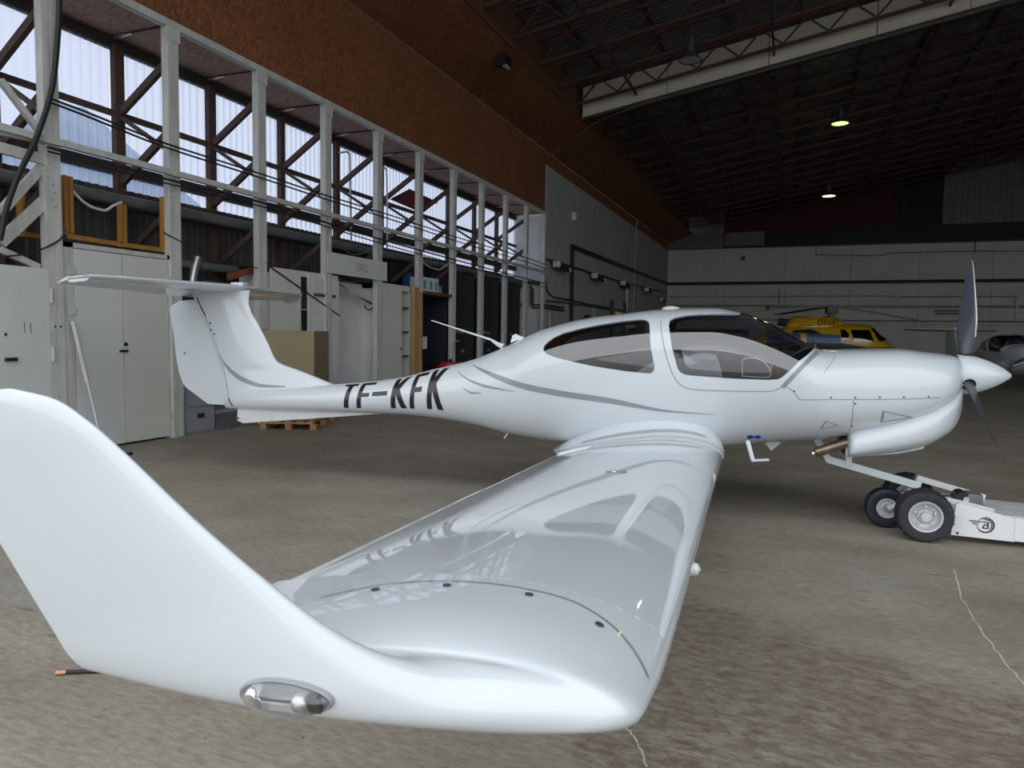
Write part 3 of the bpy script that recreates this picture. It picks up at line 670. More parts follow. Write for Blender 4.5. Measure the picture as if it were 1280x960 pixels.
# nose leg
MB().bar((-1.11, 0, .74), (-.985, 0, .528), .055, .055).bar((-1.0, 0, .548), (-.28, 0, .366), .06, .062).bar((-.84, 0, .50), (-.84, 0, .63), .10, .05).build('nose_leg', M['white_paint'], plane, bevel=.006)
def wheel(parent, c, r, wd, tyre, hub, rim_r, name='tyre', lug=0):
    """tyre lathe about y with a dished hub"""
    t = MB().lathe([(rim_r, -wd*.42), (r*.80, -wd*.5), (r*.93, -wd*.46), (r*.99, -wd*.30), (r, 0), (r*.99, wd*.30), (r*.93, wd*.46), (r*.80, wd*.5), (rim_r, wd*.42), (rim_r, -wd*.42)], 'Y', 40, c, caps=False).build(name, tyre, parent, smooth=True)
    if lug:
        tr = MB(); n = lug; cc = Vector(c)
        for k in range(n):
            for s, ofs in ((-1, 0), (1, .5)):
                a = 2*math.pi*(k+ofs)/n; d = Vector((math.cos(a), 0, math.sin(a)))
                d2 = Vector((math.cos(a+.10), 0, math.sin(a+.10)))
                p = cc+d*(r*1.0)+Vector((0, s*wd*.05, 0)); q = cc+d2*(r*.955)+Vector((0, s*wd*.44, 0))
                tr.bar(p, q, r*.055, r*.05, up=d)
        tr.build('tread_lugs', tyre, t)
    h = MB().lathe([(0, -wd*.30), (rim_r*.45, -wd*.30), (rim_r*.55, -wd*.20), (rim_r*.80, -wd*.22), (rim_r*.92, -wd*.46), (rim_r*1.03, -wd*.47), (rim_r*1.03, wd*.47), (rim_r*.9, wd*.4), (0, wd*.3)], 'Y', 32, c).build('hub', hub, parent, smooth=True)
    return t, h
wheel(plane, (-.53, 0, .168), .168, .125, M['nose_rubber'], M['wheel_white'], .080, 'nose_tyre')
MB().lathe([(0, -.075), (.03, -.075), (.034, -.06), (.03, -.05), (0, -.05)], 'Y', 20, (-.53, 0, .168)).build('axle_cap', M['alu'], plane, smooth=True)
fk = MB()
for y in (-.085, .085):
    fk.bar((-.53, y, .17), (-.36, y, .29), .034, .02, up=(0, 1, 0)).bar((-.37, y, .28), (-.31, y*.5, .355), .04, .03)
fk.bar((-.36, -.09, .325), (-.36, .09, .325), .05, .04); fk.build('nose_fork', M['white_paint'], plane, bevel=.004)
for y in (-1.485, 1.485):
    MB().bar((-2.20, y*.28, .66), (-2.20, y*.97, .22), .10, .03).build('main_leg', M['white_paint'], plane, bevel=.008)
    wheel(plane, (-2.20, y, .195), .195, .15, M['nose_rubber'], M['wheel_white'], .09, 'main_tyre')

# --- wings
def section(n, c0, c1, th, camber=.028):
    """(u along the chord, v) round an aerofoil between chord fractions c0..c1, from upper rear over the nose to lower rear"""
    def yt(x): return 5*th*(.2969*math.sqrt(x)-.126*x-.3516*x*x+.2843*x**3-.1036*x**4)
    def yc(x): return camber/.16*(2*.4*x-x*x) if x < .4 else camber/.36*(.2+.8*x-x*x)
    us = [c0+(c1-c0)*(.5-.5*math.cos(math.pi*i/n)) for i in range(n+1)] if c0 == 0 else [c0+(c1-c0)*i/n for i in range(n+1)]
    up = [(u, yc(u)+yt(u)) for u in us]; lo = [(u, yc(u)-yt(u)) for u in us]
    return up[::-1] + (lo[1:] if c0 == 0 else lo)
def ring(sec, le, te, nv, tscale=1.0):
    le, te, nv = Vector(le), Vector(te), Vector(nv).normalized(); cd = te-le; L_ = cd.length
    return [le + cd*u + nv*(v*L_*(tscale if v > 0 else 1)) for u, v in sec]
T5 = math.tan(R(5))
def wle(s): return Vector((-1.862 - .0178*(s-.6), s, .615 + T5*(s-.6)))
def wte(s): return Vector((-3.235 + .1045*(s-.6), s, .560 + T5*(s-.6) + .018*(s-.6)))
def Sd(p, sd): return (p[0], p[1]*sd, p[2])
UP = Vector((0, -T5, 1))
def wing(sd):
    nm = 'right' if sd < 0 else 'left'
    def L_(rings): return MB().loft([[Sd(p, sd) for p in r_] for r_ in rings])
    ss = [.30, .6, .9, 1.5, 2.2, 3.0, 3.8, 4.6, 5.2, 5.45]
    main = L_([ring(section(20, 0, .775, .15 if s < 3 else .145), wle(s), wte(s), UP) for s in ss]).build('wing_panel', M['white_paint'], plane, smooth=True, angle=50)
    for s0, s1, nmn, dz in ((.78, 3.62, 'flap', 0.0), (3.64, 5.44, 'aileron', .004)):
        sl = [s0 + (s1-s0)*i/6 for i in range(7)]
        L_([ring(section(6, .782, 1.0, .15), wle(s), wte(s)-Vector((0, 0, .012-dz)), UP) for s in sl]).build(nmn, M['white_paint'], plane, smooth=True, angle=50)
    # root fairing that flares into the belly
    fr = []
    for s, ts, dle, dte in ((.20, 2.4, .0, .10), (.42, 2.05, .008, .07), (.50, 1.68, .012, .05), (.57, 1.38, .012, .035), (.64, 1.17, .009, .02), (.72, 1.06, .008, .01), (.80, 1.015, .003, .003)):
        fr.append(ring(section(18, 0, 1.0, .15), wle(s)+Vector((dle, 0, 0)), wte(s)-Vector((dte, 0, 0)), UP, ts))
    fairing = L_(fr).build('root_fairing', M['white_paint'], plane, smooth=True, angle=60)
    # tip that sweeps up into the winglet
    tip = [((-1.9483, 5.45, 1.0393), (-2.7282, 5.45, 1.0716), 5, .145), ((-1.952, 5.56, 1.048), (-2.728, 5.56, 1.076), 6, .145), ((-1.958, 5.65, 1.056), (-2.730, 5.65, 1.076), 9, .145), ((-1.966, 5.73, 1.066), (-2.735, 5.72, 1.072), 14, .14),
           ((-1.988, 5.765, 1.080), (-2.742, 5.77, 1.068), 22, .13), ((-2.04, 5.78, 1.090), (-2.750, 5.80, 1.062), 33, .135), ((-2.12, 5.80, 1.101), (-2.762, 5.825, 1.058), 45, .152), ((-2.21, 5.818, 1.112), (-2.775, 5.842, 1.055), 56, .168), ((-2.29, 5.837, 1.135), (-2.79, 5.853, 1.060), 66, .155),
           ((-2.375, 5.854, 1.178), (-2.810, 5.862, 1.080), 73, .13), ((-2.47, 5.868, 1.245), (-2.838, 5.87, 1.128), 77, .105), ((-2.57, 5.881, 1.322), (-2.890, 5.879, 1.21), 79, .098), ((-2.67, 5.891, 1.405), (-2.965, 5.887, 1.32), 80, .09),
           ((-2.73, 5.897, 1.450), (-3.022, 5.891, 1.40), 81, .085), ((-2.785, 5.90, 1.478), (-3.05, 5.893, 1.448), 81, .07), ((-2.86, 5.901, 1.490), (-3.065, 5.896, 1.475), 81, .045)]
    def inter(tip, m):
        # smooth the tip path by resampling every column with a monotone curve
        k = list(range(len(tip))); cols = [pchip(k, [t[0][j] for t in tip]) for j in range(3)] + [pchip(k, [t[1][j] for t in tip]) for j in range(3)] + [pchip(k, [t[2] for t in tip]), pchip(k, [t[3] for t in tip])]
        out = []
        for i in range(m+1):
            u = (len(tip)-1)*i/m; c = [f(u) for f in cols]; a = R(c[6]); out.append(ring(section(20, 0, 1.0, c[7], +.028-.031*min(1, max(0, (c[6]-8)/24)) if c[6] < 60 else -.004*max(0, (78-c[6])/18)), c[0:3], c[3:6], (0, -math.sin(a), math.cos(a))))
        return out
    tp = L_(inter(tip, 56)).build('winglet', M['white_paint'], plane, smooth=True, angle=60)
    return main, fairing, tp
wr, fairing, wlet = wing(-1); wing(1)
def bvh(objs):
    vs = []; fs = []
    for o in objs:
        k = len(vs); vs += [v.co.copy() for v in o.data.vertices]; fs += [tuple(i+k for i in p.vertices) for p in o.data.polygons]
    return BVHTree.FromPolygons(vs, fs)
TW = bvh([wr, fairing, wlet])
def drop_to(x, s, off=.002):
    h, n, i, d = TW.ray_cast(Vector((x, -s, 3)), Vector((0, 0, -1)))
    return (h + n*off) if h else Vector((x, -s, .7))
# walkway tread along the root, tip joint line with screws, fuel cap
def band(name, path, wd, m, parent=None, cross=2):
    vs = []; fs = []
    for i, (x, s) in enumerate(path):
        a = path[max(i-1, 0)]; b = path[min(i+1, len(path)-1)]; d = Vector((b[0]-a[0], b[1]-a[1])).normalized()
        for j in range(cross+1):
            t = (j/cross-.5)*wd; vs.append(drop_to(x - d.y*t, s + d.x*t))
    c = cross+1
    for i in range(len(path)-1):
        for j in range(cross): fs.append((i*c+j, i*c+j+1, (i+1)*c+j+1, (i+1)*c+j))
    return MB().add(vs, fs).build(name, m, parent or plane, smooth=True)
band('walkway_tread', [(-3.05+1.05*i/30, .545 + .015*math.sin(math.pi*i/30)) for i in range(31)], .045, M['tread'])
band('panel_seam', [(-3.15+1.25*i/30, .665) for i in range(31)], .006, M['seam'])
jl = [(-2.54, 5.60), (-2.47, 5.54), (-2.38, 5.50), (-2.26, 5.485), (-2.14, 5.49), (-2.05, 5.53), (-1.99, 5.60), (-1.968, 5.64)]
k_ = list(range(len(jl))); jx, js = pchip(k_, [p[0] for p in jl]), pchip(k_, [p[1] for p in jl])
band('tip_joint', [(jx(7*i/40), js(7*i/40)) for i in range(41)], .004, M['seam'])
for x, s in ((-2.455, 5.56), (-2.335, 5.52), (-2.185, 5.515), (-2.055, 5.56)):
    p = drop_to(x, s, -.003); q = drop_to(x, s, .003); MB().tube([p, q], .0075, 10).build('screw', M['screw'], plane)
def wing_pix(px, py):
    """point of the right wing's top seen at a picture point, in aeroplane axes"""
    mi = plane_mi; o = mi @ CO; d = (mi.to_3x3() @ pix(px, py)).normalized()
    h, n, i, dd = TW.ray_cast(o, d); return h, n
plane_mi = (Matrix.Translation((HUB.x, HUB.y, 0)) @ Matrix.Rotation(PHI, 4, 'Z')).inverted()
h, n = wing_pix(770, 590)
if h:
    b = MB(); b.lathe([(0, .004), (.045, .004), (.050, .0)], 'Z', 24).build('fuel_cap', M['stripe'], plane).matrix_local = Matrix.Translation(h) @ n.to_track_quat('Z', 'Y').to_matrix().to_4x4()
    MB().lathe([(0, .007), (.012, .006), (.014, .002)], 'Z', 12, (.012, .01, 0)).build('cap_latch', M['chrome'], plane).matrix_local = Matrix.Translation(h) @ n.to_track_quat('Z', 'Y').to_matrix().to_4x4()
# navigation light let into the outer side of the winglet foot
h, n = wing_pix(358, 872)
if h:
    zax = n; xax = Vector((1, 0, .05)); xax = (xax - zax*xax.dot(zax)).normalized(); yax = zax.cross(xax)
    Mt = Matrix((xax, yax, zax)).transposed().to_4x4(); Mt.translation = h
    L1, W1 = .064, .026
    def oval(f, z, n_=32): return [(L1*f*math.cos(2*math.pi*k/n_), W1*f*math.sin(2*math.pi*k/n_)*(1-.15*math.cos(2*math.pi*k/n_)), z) for k in range(n_)]
    lamp_root = MB().loft([oval(1.10, -.006), oval(1.10, .002), oval(1.05, .0045), oval(1.0, .003), oval(.97, .001), oval(.5, .0005), oval(.05, .0005)]).build('navigation_light', M['stripe'], plane, smooth=True); lamp_root.matrix_local = Mt
    props(lamp_root, 'oval navigation light with chrome reflectors')
    MB().loft([oval(1.0, .002), oval(.96, .009), oval(.82, .016), oval(.5, .021), oval(.1, .0225)]).build('lens_cover', M['lens'], lamp_root, smooth=True)
    MB().prism([(-.040, .003), (.020, .004), (.030, .010), (.020, .011), (-.036, .007)], -.017, -.004, 'Y').build('reflector', M['chrome'], lamp_root, bevel=.002)
    MB().lathe([(0, .018), (.009, .015), (.012, .008), (.012, .001)], 'Z', 16, (-.046, .004, 0)).build('lamp_bulb', M['chrome'], lamp_root, smooth=True)
    MB().lathe([(0, .016), (.008, .014), (.013, .008), (.014, .001)], 'Z', 16, (.022, -.004, 0)).build('lamp_bulb', M['alu'], lamp_root, smooth=True)
    MB().box(.036, .054, -.014, .012, .001, .010).build('lamp_socket', M['black'], lamp_root, bevel=.002)
h, n = wing_pix(869, 690)
MB().lathe([(0, -.03), (.014, -.025), (.02, 0), (.016, .02), (0, .028)], 'X', 12, (-1.945, -4.72, 0.955)).build('leading_edge_fairing', M['white_paint'], plane, smooth=True)  # small white blunt piece under the leading edge

# --- tail: fin, rudder, tailplane, elevator, ventral fin
FLE = pchip([.86, .95, 1.029, 1.098, 1.167, 1.245, 1.439, 1.66, 1.855, 1.958, 2.03], [-5.10, -5.45, -5.783, -5.991, -6.211, -6.454, -6.571, -6.698, -6.810, -6.800, -6.77])
FHG = pchip([.74, 1.357, 1.722, 1.932, 2.03], [-7.02, -7.215, -7.378, -7.490, -7.52])
def fin_ring(z, a, b, th):
    n = 14; up = []
    L = a-b
    for i in range(n+1):
        u = .5-.5*math.cos(math.pi*i/n); t = th*(1.9*math.sqrt(u) - 1.0*u - .32*u*u) if u < 1 else th*.58
        up.append((a-L*u, t/2, z))
    return up + [(p[0], -p[1], p[2]) for p in up[::-1][:-1]]
zs = [.80, .88, .95, 1.0, 1.04, 1.08, 1.12, 1.167, 1.21, 1.245, 1.30, 1.37, 1.439, 1.55, 1.66, 1.76, 1.855, 1.91, 1.958, 2.0]
MB().loft([fin_ring(z, FLE(z), FHG(z), .115 if z > 1.2 else .10+.09*min(1, max(0, (1.15-z)/.25))) for z in zs]).build('fin', M['white_paint'], plane, smooth=True, angle=60)
def rud_ring(z):
    a = FHG(z)-.012; b = pchip([.752, .85, .964, 1.239, 1.541, 1.799, 1.860, 1.888, 1.905], [-7.340, -7.50, -7.668, -7.752, -7.789, -7.836, -7.76, -7.68, -7.50])(z)
    return [(a, .030, z), (a+.02, 0, z), (a, -.030, z), (b, -.004, z), (b, .004, z)]
MB().loft([rud_ring(z) for z in (.755, .80, .85, .92, .964, 1.1, 1.239, 1.4, 1.541, 1.7, 1.799, 1.830, 1.86, 1.885, 1.90)]).build('rudder', M['white_paint'], plane, smooth=True, angle=30)
MB().prism([(-6.95, .745), (-6.965, .600), (-6.955, .585), (-6.882, .562), (-6.331, .624), (-5.831, .676), (-5.25, .742), (-5.3, .79)], -.012, .012).build('ventral_fin', M['white_wall'], plane, bevel=.006)
MB().tube([(-6.945, -.018, .615), (-6.945, .018, .615)], .011, 10).build('tie_down_hole', M['hole'], plane)
# swoosh and small marks on the fin
def finside(px, py, off=.003):
    fw = Vector((math.cos(PHI), math.sin(PHI), 0)); lf = Vector((-math.sin(PHI), math.cos(PHI), 0)); v = pix(px, py); s = .05
    d = HUB.dot(lf)-s; h_ = CO + v*((d-CO.dot(lf))/v.dot(lf)); return ((h_-HUB).dot(fw), h_.z)
FT = bvh([o for o in plane.children if o.name.startswith(('fin', 'fuselage', 'rudder')) and o.type == 'MESH'])
def cast_side(x, z, off=.003):
    h_, n_, i_, d_ = FT.ray_cast(Vector((x, -2, z)), Vector((0, 1, 0))); return h_ + n_*off if h_ else Vector((x, -.06, z))
def side_band(name, up, lo, m, label=None, n=20):
    u = [finside(*p) for p in up]; l = [finside(*p) for p in lo]; k = list(range(len(u))); f = [pchip(k, [p[i] for p in q]) for q in (u, l) for i in (0, 1)]; vs = []; fs = []
    for i in range(n+1):
        t = (len(u)-1)*i/n; a = (f[0](t), f[1](t)); b = (f[2](t), f[3](t))
        vs += [cast_side(*a), cast_side((a[0]+b[0])/2, (a[1]+b[1])/2), cast_side(*b)]
    for i in range(n): fs += [(3*i, 3*i+1, 3*i+4, 3*i+3), (3*i+1, 3*i+2, 3*i+5, 3*i+4)]
    o = MB().add(vs, fs).build(name, m, plane, smooth=True)
    if label: props(o, label)
side_band('stripe', [(273, 443.5), (286, 459.5), (307, 473), (330, 480.3), (358, 482.6)], [(273.5, 445), (285, 464), (306, 478.5), (330, 484.3), (358, 484)], M['stripe'], 'curved grey swoosh on the fin')
for p, q in (((244, 371.5), (255, 395)), ((286.5, 497), (291, 507.5))):
    side_band('hinge_gap', [p, ((p[0]+q[0])/2-.3, (p[1]+q[1])/2), q], [(p[0]+1.6, p[1]), ((p[0]+q[0])/2+1.3, (p[1]+q[1])/2), (q[0]+1.8, q[1])], M['hole'])
side_band('hinge_gap', [(255, 395), (271.5, 440), (287, 497)], [(255.8, 395), (272.2, 440), (287.8, 497)], M['seam'])
for p in ((262, 404), (263, 412.5), (267, 417.5), (227.5, 441.5)):
    x, z = finside(*p); a = cast_side(x, z, -.002); b = cast_side(x, z, .004); MB().tube([a, b], .011, 8).build('hinge_pin', M['screw'], plane)
# tailplane (T on top of the fin)
def tp_le(s): return Vector((-6.83 - .185*abs(s), s, 2.030))
def tp_te(s): return Vector((-7.61 + .02*abs(s), s, 2.002))
sl = [-1.66, -1.655, -1.63, -1.5, -1.1, -.6, -.2, 0, .2, .6, 1.1, 1.5, 1.63, 1.655, 1.66]
def tring(s, c0, c1):
    e = max(0, (abs(s)-1.5)/.16); sh = .10*e**2
    return ring(section(12, c0, c1, .115*(1-.75*max(0, (abs(s)-1.62)/.04)), .0), tp_le(s)-Vector((sh, 0, 0)), tp_te(s), (0, 0, 1))
MB().loft([tring(s, 0, .68) for s in sl]).build('tailplane', M['white_paint'], plane, smooth=True, angle=50)
def ering(s):
    r0 = ring(section(5, .69, 1.0, .115, 0), tp_le(s), tp_te(s), (0, 0, 1)); hx = tp_le(s).lerp(tp_te(s), .69); a = R(17)
    out = []
    for p in r0:
        d = p-hx; out.append(hx + Vector((d.x*math.cos(a) - d.z*math.sin(a)*1.0, 0, d.z*math.cos(a) + d.x*math.sin(a))))
    return out
MB().loft([ering(s) for s in (-1.66, -1.2, -.7, -.2, 0, .2, .7, 1.2, 1.66)]).build('elevator', M['white_paint'], plane, smooth=True, angle=40)
for sgn in (-1, 1):
    MB().prism([(-7.21, 2.01), (-7.26, 1.95+.03*(sgn < 0)), (-7.42, 1.935+.035*(sgn < 0)), (-7.56, 2.0)], sgn*1.60, sgn*1.645).build('elevator_horn', M['white_paint'], plane, bevel=.008)
MB().loft([[(-7.62, s, 1.965), (-7.40, s, 2.055), (-7.40, s, 2.070), (-7.62, s, 1.978)] for s in (-.55, .55)]).build('trim_tab', M['white_paint'], plane)
MB().box(-7.00, -6.84, -.05, .05, 2.05, 2.085).build('tail_beacon_fairing', M['white_paint'], plane, bevel=.01)
# aerials on the spine
MB().tube([(-3.93, -.02, 1.455), (-3.985, -.02, 1.475), (-4.06, -.02, 1.52), (-4.68, -.02, 1.70)], [.032, .022, .012, .005], 8).build('whip_aerial', M['white_paint'], plane, smooth=True)
MB().prism([(-3.985, 1.44), (-3.965, 1.512), (-3.93, 1.530), (-3.905, 1.515), (-3.83, 1.49)], -.014, .014).build('blade_aerial', M['white_paint'], plane, bevel=.004).location = (.12, 0, .052)
MB().lathe([(0, .030), (.03, .028), (.075, .014), (.085, 0), (.08, -.02)], 'Z', 24, (-2.36, 0, 1.825)).build('satellite_aerial', M['white_paint'], plane, smooth=True)
# compass and eyebrow on the windshield line
MB().box(-1.40, -1.35, -.03, .03, 1.42, 1.48).build('compass', M['black'], plane)
# ------------------------------------------------------------------ along the left wall
ORD = ['first', 'second', 'third', 'fourth', 'fifth', 'sixth', 'seventh', 'eighth', 'ninth', 'tenth', 'eleventh', 'twelfth', 'thirteenth', 'fourteenth', 'fifteenth', 'sixteenth', 'seventeenth', 'eighteenth', 'nineteenth', 'twentieth']
POST_AT = ['before the winglet, out by the door', 'nearest post in view, with pale diagonal braces', 'at the right edge of the tall double door', 'at the left edge of the open cabinet', 'at the left end of the grey sign board', 'at the right end of the grey sign board', 'just right of the standing pine plank', 'at the left edge of the navy lockers', 'between the first and second navy locker', 'between the second and third navy locker', 'between the last navy locker and the white wall', 'last of the row, at the edge of the grey wall']
for k in range(1, 12):
    t = thing('steel_post', 'white steel post ' + POST_AT[k], 'post', (XP, yk(k), 0), 0, 'white posts of the left wall')
    m = MB().box(-.06, .06, -.095, -.012, 0, 5.82).box(-.06, .06, .012, .095, 0, 5.82).box(-.045, .045, -.013, .013, 0, 5.82)
    m.build('column', M['white_steel'], t)
    if k < 6:
        g = MB()
        for i in range(9): z = 3.0+i*.085+random.uniform(0, .02); y_ = random.uniform(-.098, 0); g.box(.058, .062, y_, y_+random.uniform(.02, .05), z, z+.006)
        props(g.build('lashing', M['dark_steel'], t), kind='stuff')
    if k in (1, 3):
        p = MB().box(.058, .068, -.07, .07, 1.52, 1.64).build('plate', M['white_steel'], t)
        for y in (-.035, .035): MB().box(.066, .070, y-.012, y+.012, 1.57, 1.594).build('bolt_hole', M['hole'], p)
    MB().box(.055, .075, -.12, .12, 5.62, 5.80).build('head_plate', M['white_steel'], t)
# rusty frames between the posts and the windows
for k in range(1, 11):
    t = thing('window_frame_truss', 'rusty steel upright with braces in the windows behind the %s white post' % ('near door-side' if k == 0 else ORD[k-1]), 'frame', (XW, yk(k)+.06, 0), 0, 'rusty frames in the windows')
    w_ = .16 if k < 4 else .13
    MB().box(.03, .13, -w_/2, w_/2, 0, 5.72).build('upright', M['rust'], t)
    for p, q, wd in (((.12, 0, 4.74), (1.11, -.06, 5.34), .10), ((.12, 0, 3.72), (1.11, -.06, 4.36), .10), ((.12, 0, 4.70), (1.10, -.06, 4.12), .05), ((.12, 0, 2.62), (1.10, -.06, 3.25), .09)):
        MB().bar(p, q, wd, .07, up=(0, 1, 0)).build('brace', M['rust'], t)
# near bay bracing left of the first post
t = thing('pale_brace', 'pale steel braces left of the nearest white post', 'brace', (XP, yk(1)-.6, 2.2))
o = Vector(t.location)
for a, b, wd in (((0, 100), (55, 172), .07), ((0, 266), (54, 206), .10), ((0, 303), (55, 252), .13), ((0, 312), (48, 334), .07)):
    MB().bar(atX(*a, XP-.02)-o, atX(*b, XP-.02)-o, .06, wd).build('bar', M['white_steel'], t)
t = thing('pale_rail', 'two pale horizontal rails meeting the nearest white post', 'rail', (XP, yk(1)-.8, 3.7)); o = Vector(t.location)
for a, b, wd in (((-40, 158), (57, 178), .05), ((-40, 174), (57, 200), .12)):
    MB().bar(atX(*a, XP+.02)-o, atX(*b, XP+.02)-o, .06, wd).build('bar', M['white_steel'], t)

def run(name, label, cat, pts, r, m, group=None, n=6):
    P_ = [Vector(p) for p in pts]
    if len(P_) > 2:
        k = list(range(len(P_))); f = [pchip(k, [p[i] for p in P_]) for i in range(3)]; N_ = max(12, 5*len(P_)); P_ = [Vector((f[0](u), f[1](u), f[2](u))) for u in [(len(k)-1)*i/N_ for i in range(N_+1)]]
    return props(MB().tube(P_, r, n).build(name, m, smooth=True), label, cat, group)
XC = XP+.16
run('power_cable', 'thick black cable hanging down in front of the nearest post', 'cable', [atX(p[0], p[1], XC) for p in ((74, -40), (74, 10), (71, 60), (66, 105), (52, 155), (40, 185), (25, 215), (8, 262), (0, 300))], .035, M['cable'])
for i, dy in enumerate((0, 5)):
    run('overhead_cable', '%s of two long black cables drooping across the white posts' % ('upper', 'lower')[i], 'cable', [atX(p[0], p[1]+dy, XC) for p in ((60, 122), (100, 137), (140, 153), (215, 182), (325, 217), (407, 244), (472, 264), (524, 281), (566, 295), (602, 306), (657, 322), (683, 331))], .014, M['cable'], 'long cables across the posts')
for i, (dy, r_) in enumerate(((12, .018), (17, .012))):
    run('rail_cable', 'thin dark cable tied %s under the long white rail' % ('close', 'lower')[i], 'cable', [atX(p[0], p[1]+dy, XC) for p in ((60, 172), (200, 210), (323, 240), (407, 266), (472, 286), (566, 312), (680, 342))], r_, M['cable'])
run('loose_cable', 'thin black cable swagging from the left edge to the second post', 'cable', [atX(p[0], p[1], XP+.075) for p in ((0, 321), (30, 318), (60, 308), (78, 296), (82, 285))], .011, M['cable'])
run('loose_cable', 'thin black cable on the second post dropping to the third', 'cable', [atX(p[0], p[1], XP+.06) for p in ((205, 291), (220, 299), (250, 313), (290, 328), (322, 335))], .011, M['cable'])
run('loose_cable', 'straight black cable slanting down across the open white cabinet', 'cable', [atX(p[0], p[1], XP+.05) for p in ((330, 328), (425, 395))], .013, M['cable'])
run('cable_loop', 'looped thin cables above the grey sign board', 'cable', [atX(p[0], p[1], XP-.25) for p in ((416, 303), (430, 311), (441, 318), (452, 317), (462, 311), (470, 303))], .012, M['pipe'])
run('cable_loop', 'looped pale cables above the white carton shelf', 'cable', [atX(p[0], p[1], XP-.25) for p in ((527, 326), (537, 334), (547, 337), (556, 333), (563, 326))], .016, M['white_cable'])
# pipes behind the posts
run('duct_pipe', 'grey pipe running behind the posts under the windows', 'pipe', [(XW+.5, YF, 3.40), (XW+.5, YE, 3.40)], .085, M['pipe'], n=12)
run('duct_pipe', 'lower grey pipe running behind the posts', 'pipe', [(XW+.35, 8.4, 2.62), (XW+.35, YE, 2.62)], .075, M['pipe'], n=12)
run('dark_pipe', 'dark pipe run just below the glazing', 'pipe', [(XW+.22, YF, 3.36), (XW+.22, YE, 3.34)], .04, M['dark_steel'], n=8)
run('conduit_pipe', 'thin white conduit with an elbow in the fifth bay of windows', 'pipe', [atX(*p, XW+.3) for p in ((424, 191), (434, 190), (437, 193), (438, 250), (439, 302))], .022, M['white_steel'])
run('conduit_pipe', 'thin white conduit with an elbow in the sixth bay of windows', 'pipe', [atX(*p, XW+.3) for p in ((476, 209), (481, 210), (483, 213), (484, 260), (484, 310))], .022, M['white_steel'])
t = MB().loft([[atX(*p, XW+.12) for p in ((487, 249), (512, 236), (548, 253), (522, 264))], [atX(*p, XW+.14) for p in ((487, 249), (512, 236), (548, 253), (522, 264))]]).build('red_board', mat('maroon_board', (0.16, 0.03, 0.05), .6)); props(t, 'dark red board fixed slantwise in the windows', 'board')

# tall double door and its neighbour
DT = 2.62
t = thing('double_door', 'tall pale grey double door with strap hinges between the first two posts', 'door', (XP, 7.15, 0))
MB().box(-.06, .03, 6.33-7.15, 6.47-7.15, 0, DT).box(-.06, .03, 7.92-7.15, 8.06-7.15, 0, DT).box(-.06, .03, 6.33-7.15, 8.06-7.15, DT-.06, DT).build('door_frame', M['white_steel'], t)
l = MB().box(-.03, .035, 6.48-7.15, 7.165-7.15, .03, DT-.07).build('door_leaf', M['white_door'], t, bevel=.004)
r_ = MB().box(-.03, .030, 7.175-7.15, 7.915-7.15, .03, DT-.07).build('door_leaf', M['beige_cast_door'], t, bevel=.004)  # right leaf: beige tint of the light put into its colour
for lf_, y, sg in ((l, 6.44-7.15, 1), (r_, 7.94-7.15, -1)):
    for z in (.32, 1.78, 2.28): MB().box(.03, .045, y-.04, y+.06 if sg > 0 else y+.04, z-.05, z+.05).build('hinge', M['white_steel'], lf_, bevel=.004)
MB().box(.03, .06, 7.10-7.15, 7.22-7.15, 1.255, 1.285).build('handle', M['black'], l, bevel=.004)
MB().lathe([(0, .02), (.025, .018), (.028, 0)], 'X', 12, (.03, 7.20-7.15, 1.36)).build('lock', M['black'], r_)
t = thing('side_door', 'pale grey door at the far left, left of the nearest post', 'door', (XP, 5.6, 0))
l = MB().box(-.03, .06, -.9, .53, .02, 2.27).build('door_leaf', M['white_door'], t, bevel=.004)
for z in (.55, 1.25, 1.95): MB().tube([(.065, .55, z-.09), (.065, .55, z+.09)], .02, 8).build('hinge', M['white_steel'], l)
MB().box(.06, .10, -.03, .10, 1.18, 1.22).build('handle', M['black'], l, bevel=.004)
MB().box(.06, .075, -.02, .0, 1.47, 1.50).build('latch', M['black'], l)
sc_ = MB()
for y, z0, z1 in ((.21, 1.50, 1.63), (.28, 1.52, 1.62), (.29, 1.50, 1.53)): sc_.box(.0595, .0615, y, y+.008, z0, z1)
sc_.build('scratch', M['dark_steel'], l)
# amber window frame leaning on the door head
t = thing('amber_window_frame', 'amber varnished window frame standing on top of the tall double door', 'frame', (XP-.08, 7.1, 2.64)); o = Vector(t.location)
for a, b, wd in (((80.5, 219), (82, 294), .055), ((87, 221), (88.5, 292), .06), ((149.5, 255), (150.5, 304), .05), ((155, 256), (155.5, 305), .045), ((203, 246), (203.5, 310), .06), ((206.5, 250), (206.5, 306), .03)):
    MB().bar(atX(*a, XP-.08)-o, atX(*b, XP-.08)-o, .05, wd).build('stile', M['yellow_frame'], t)
for a, b in (((82, 295), (150, 305.5)), ((150, 305.5), (205, 313))):
    MB().bar(atX(*a, XP-.08)-o, atX(*b, XP-.08)-o, .05, .06).build('bottom_rail', M['yellow_frame'], t)
t = thing('amber_window_frame', 'dark amber window frame seen behind the braces at the far left', 'frame', (XP-.5, 5.7, 2.4)); o = Vector(t.location)
for a, b, wd in (((25, 230), (27, 296), .09), ((25, 292), (58, 297), .06)):
    MB().bar(atX(*a, XP-.5)-o, atX(*b, XP-.5)-o, .05, wd).build('stile', M['yellow_frame'], t)
run('white_hose', 'pale hose looped behind the amber window frame', 'hose', [atX(*p, XP-.10) for p in ((89, 236), (104, 252), (118, 260), (130, 263), (142, 257), (152, 253))], .018, M['white_cable'])
run('flexible_duct', 'ribbed silver duct beside the second post', 'duct', [atX(*p, XP-.7) for p in ((247, 322), (243, 336), (240, 352), (238, 372))], .07, M['alu'], n=10)

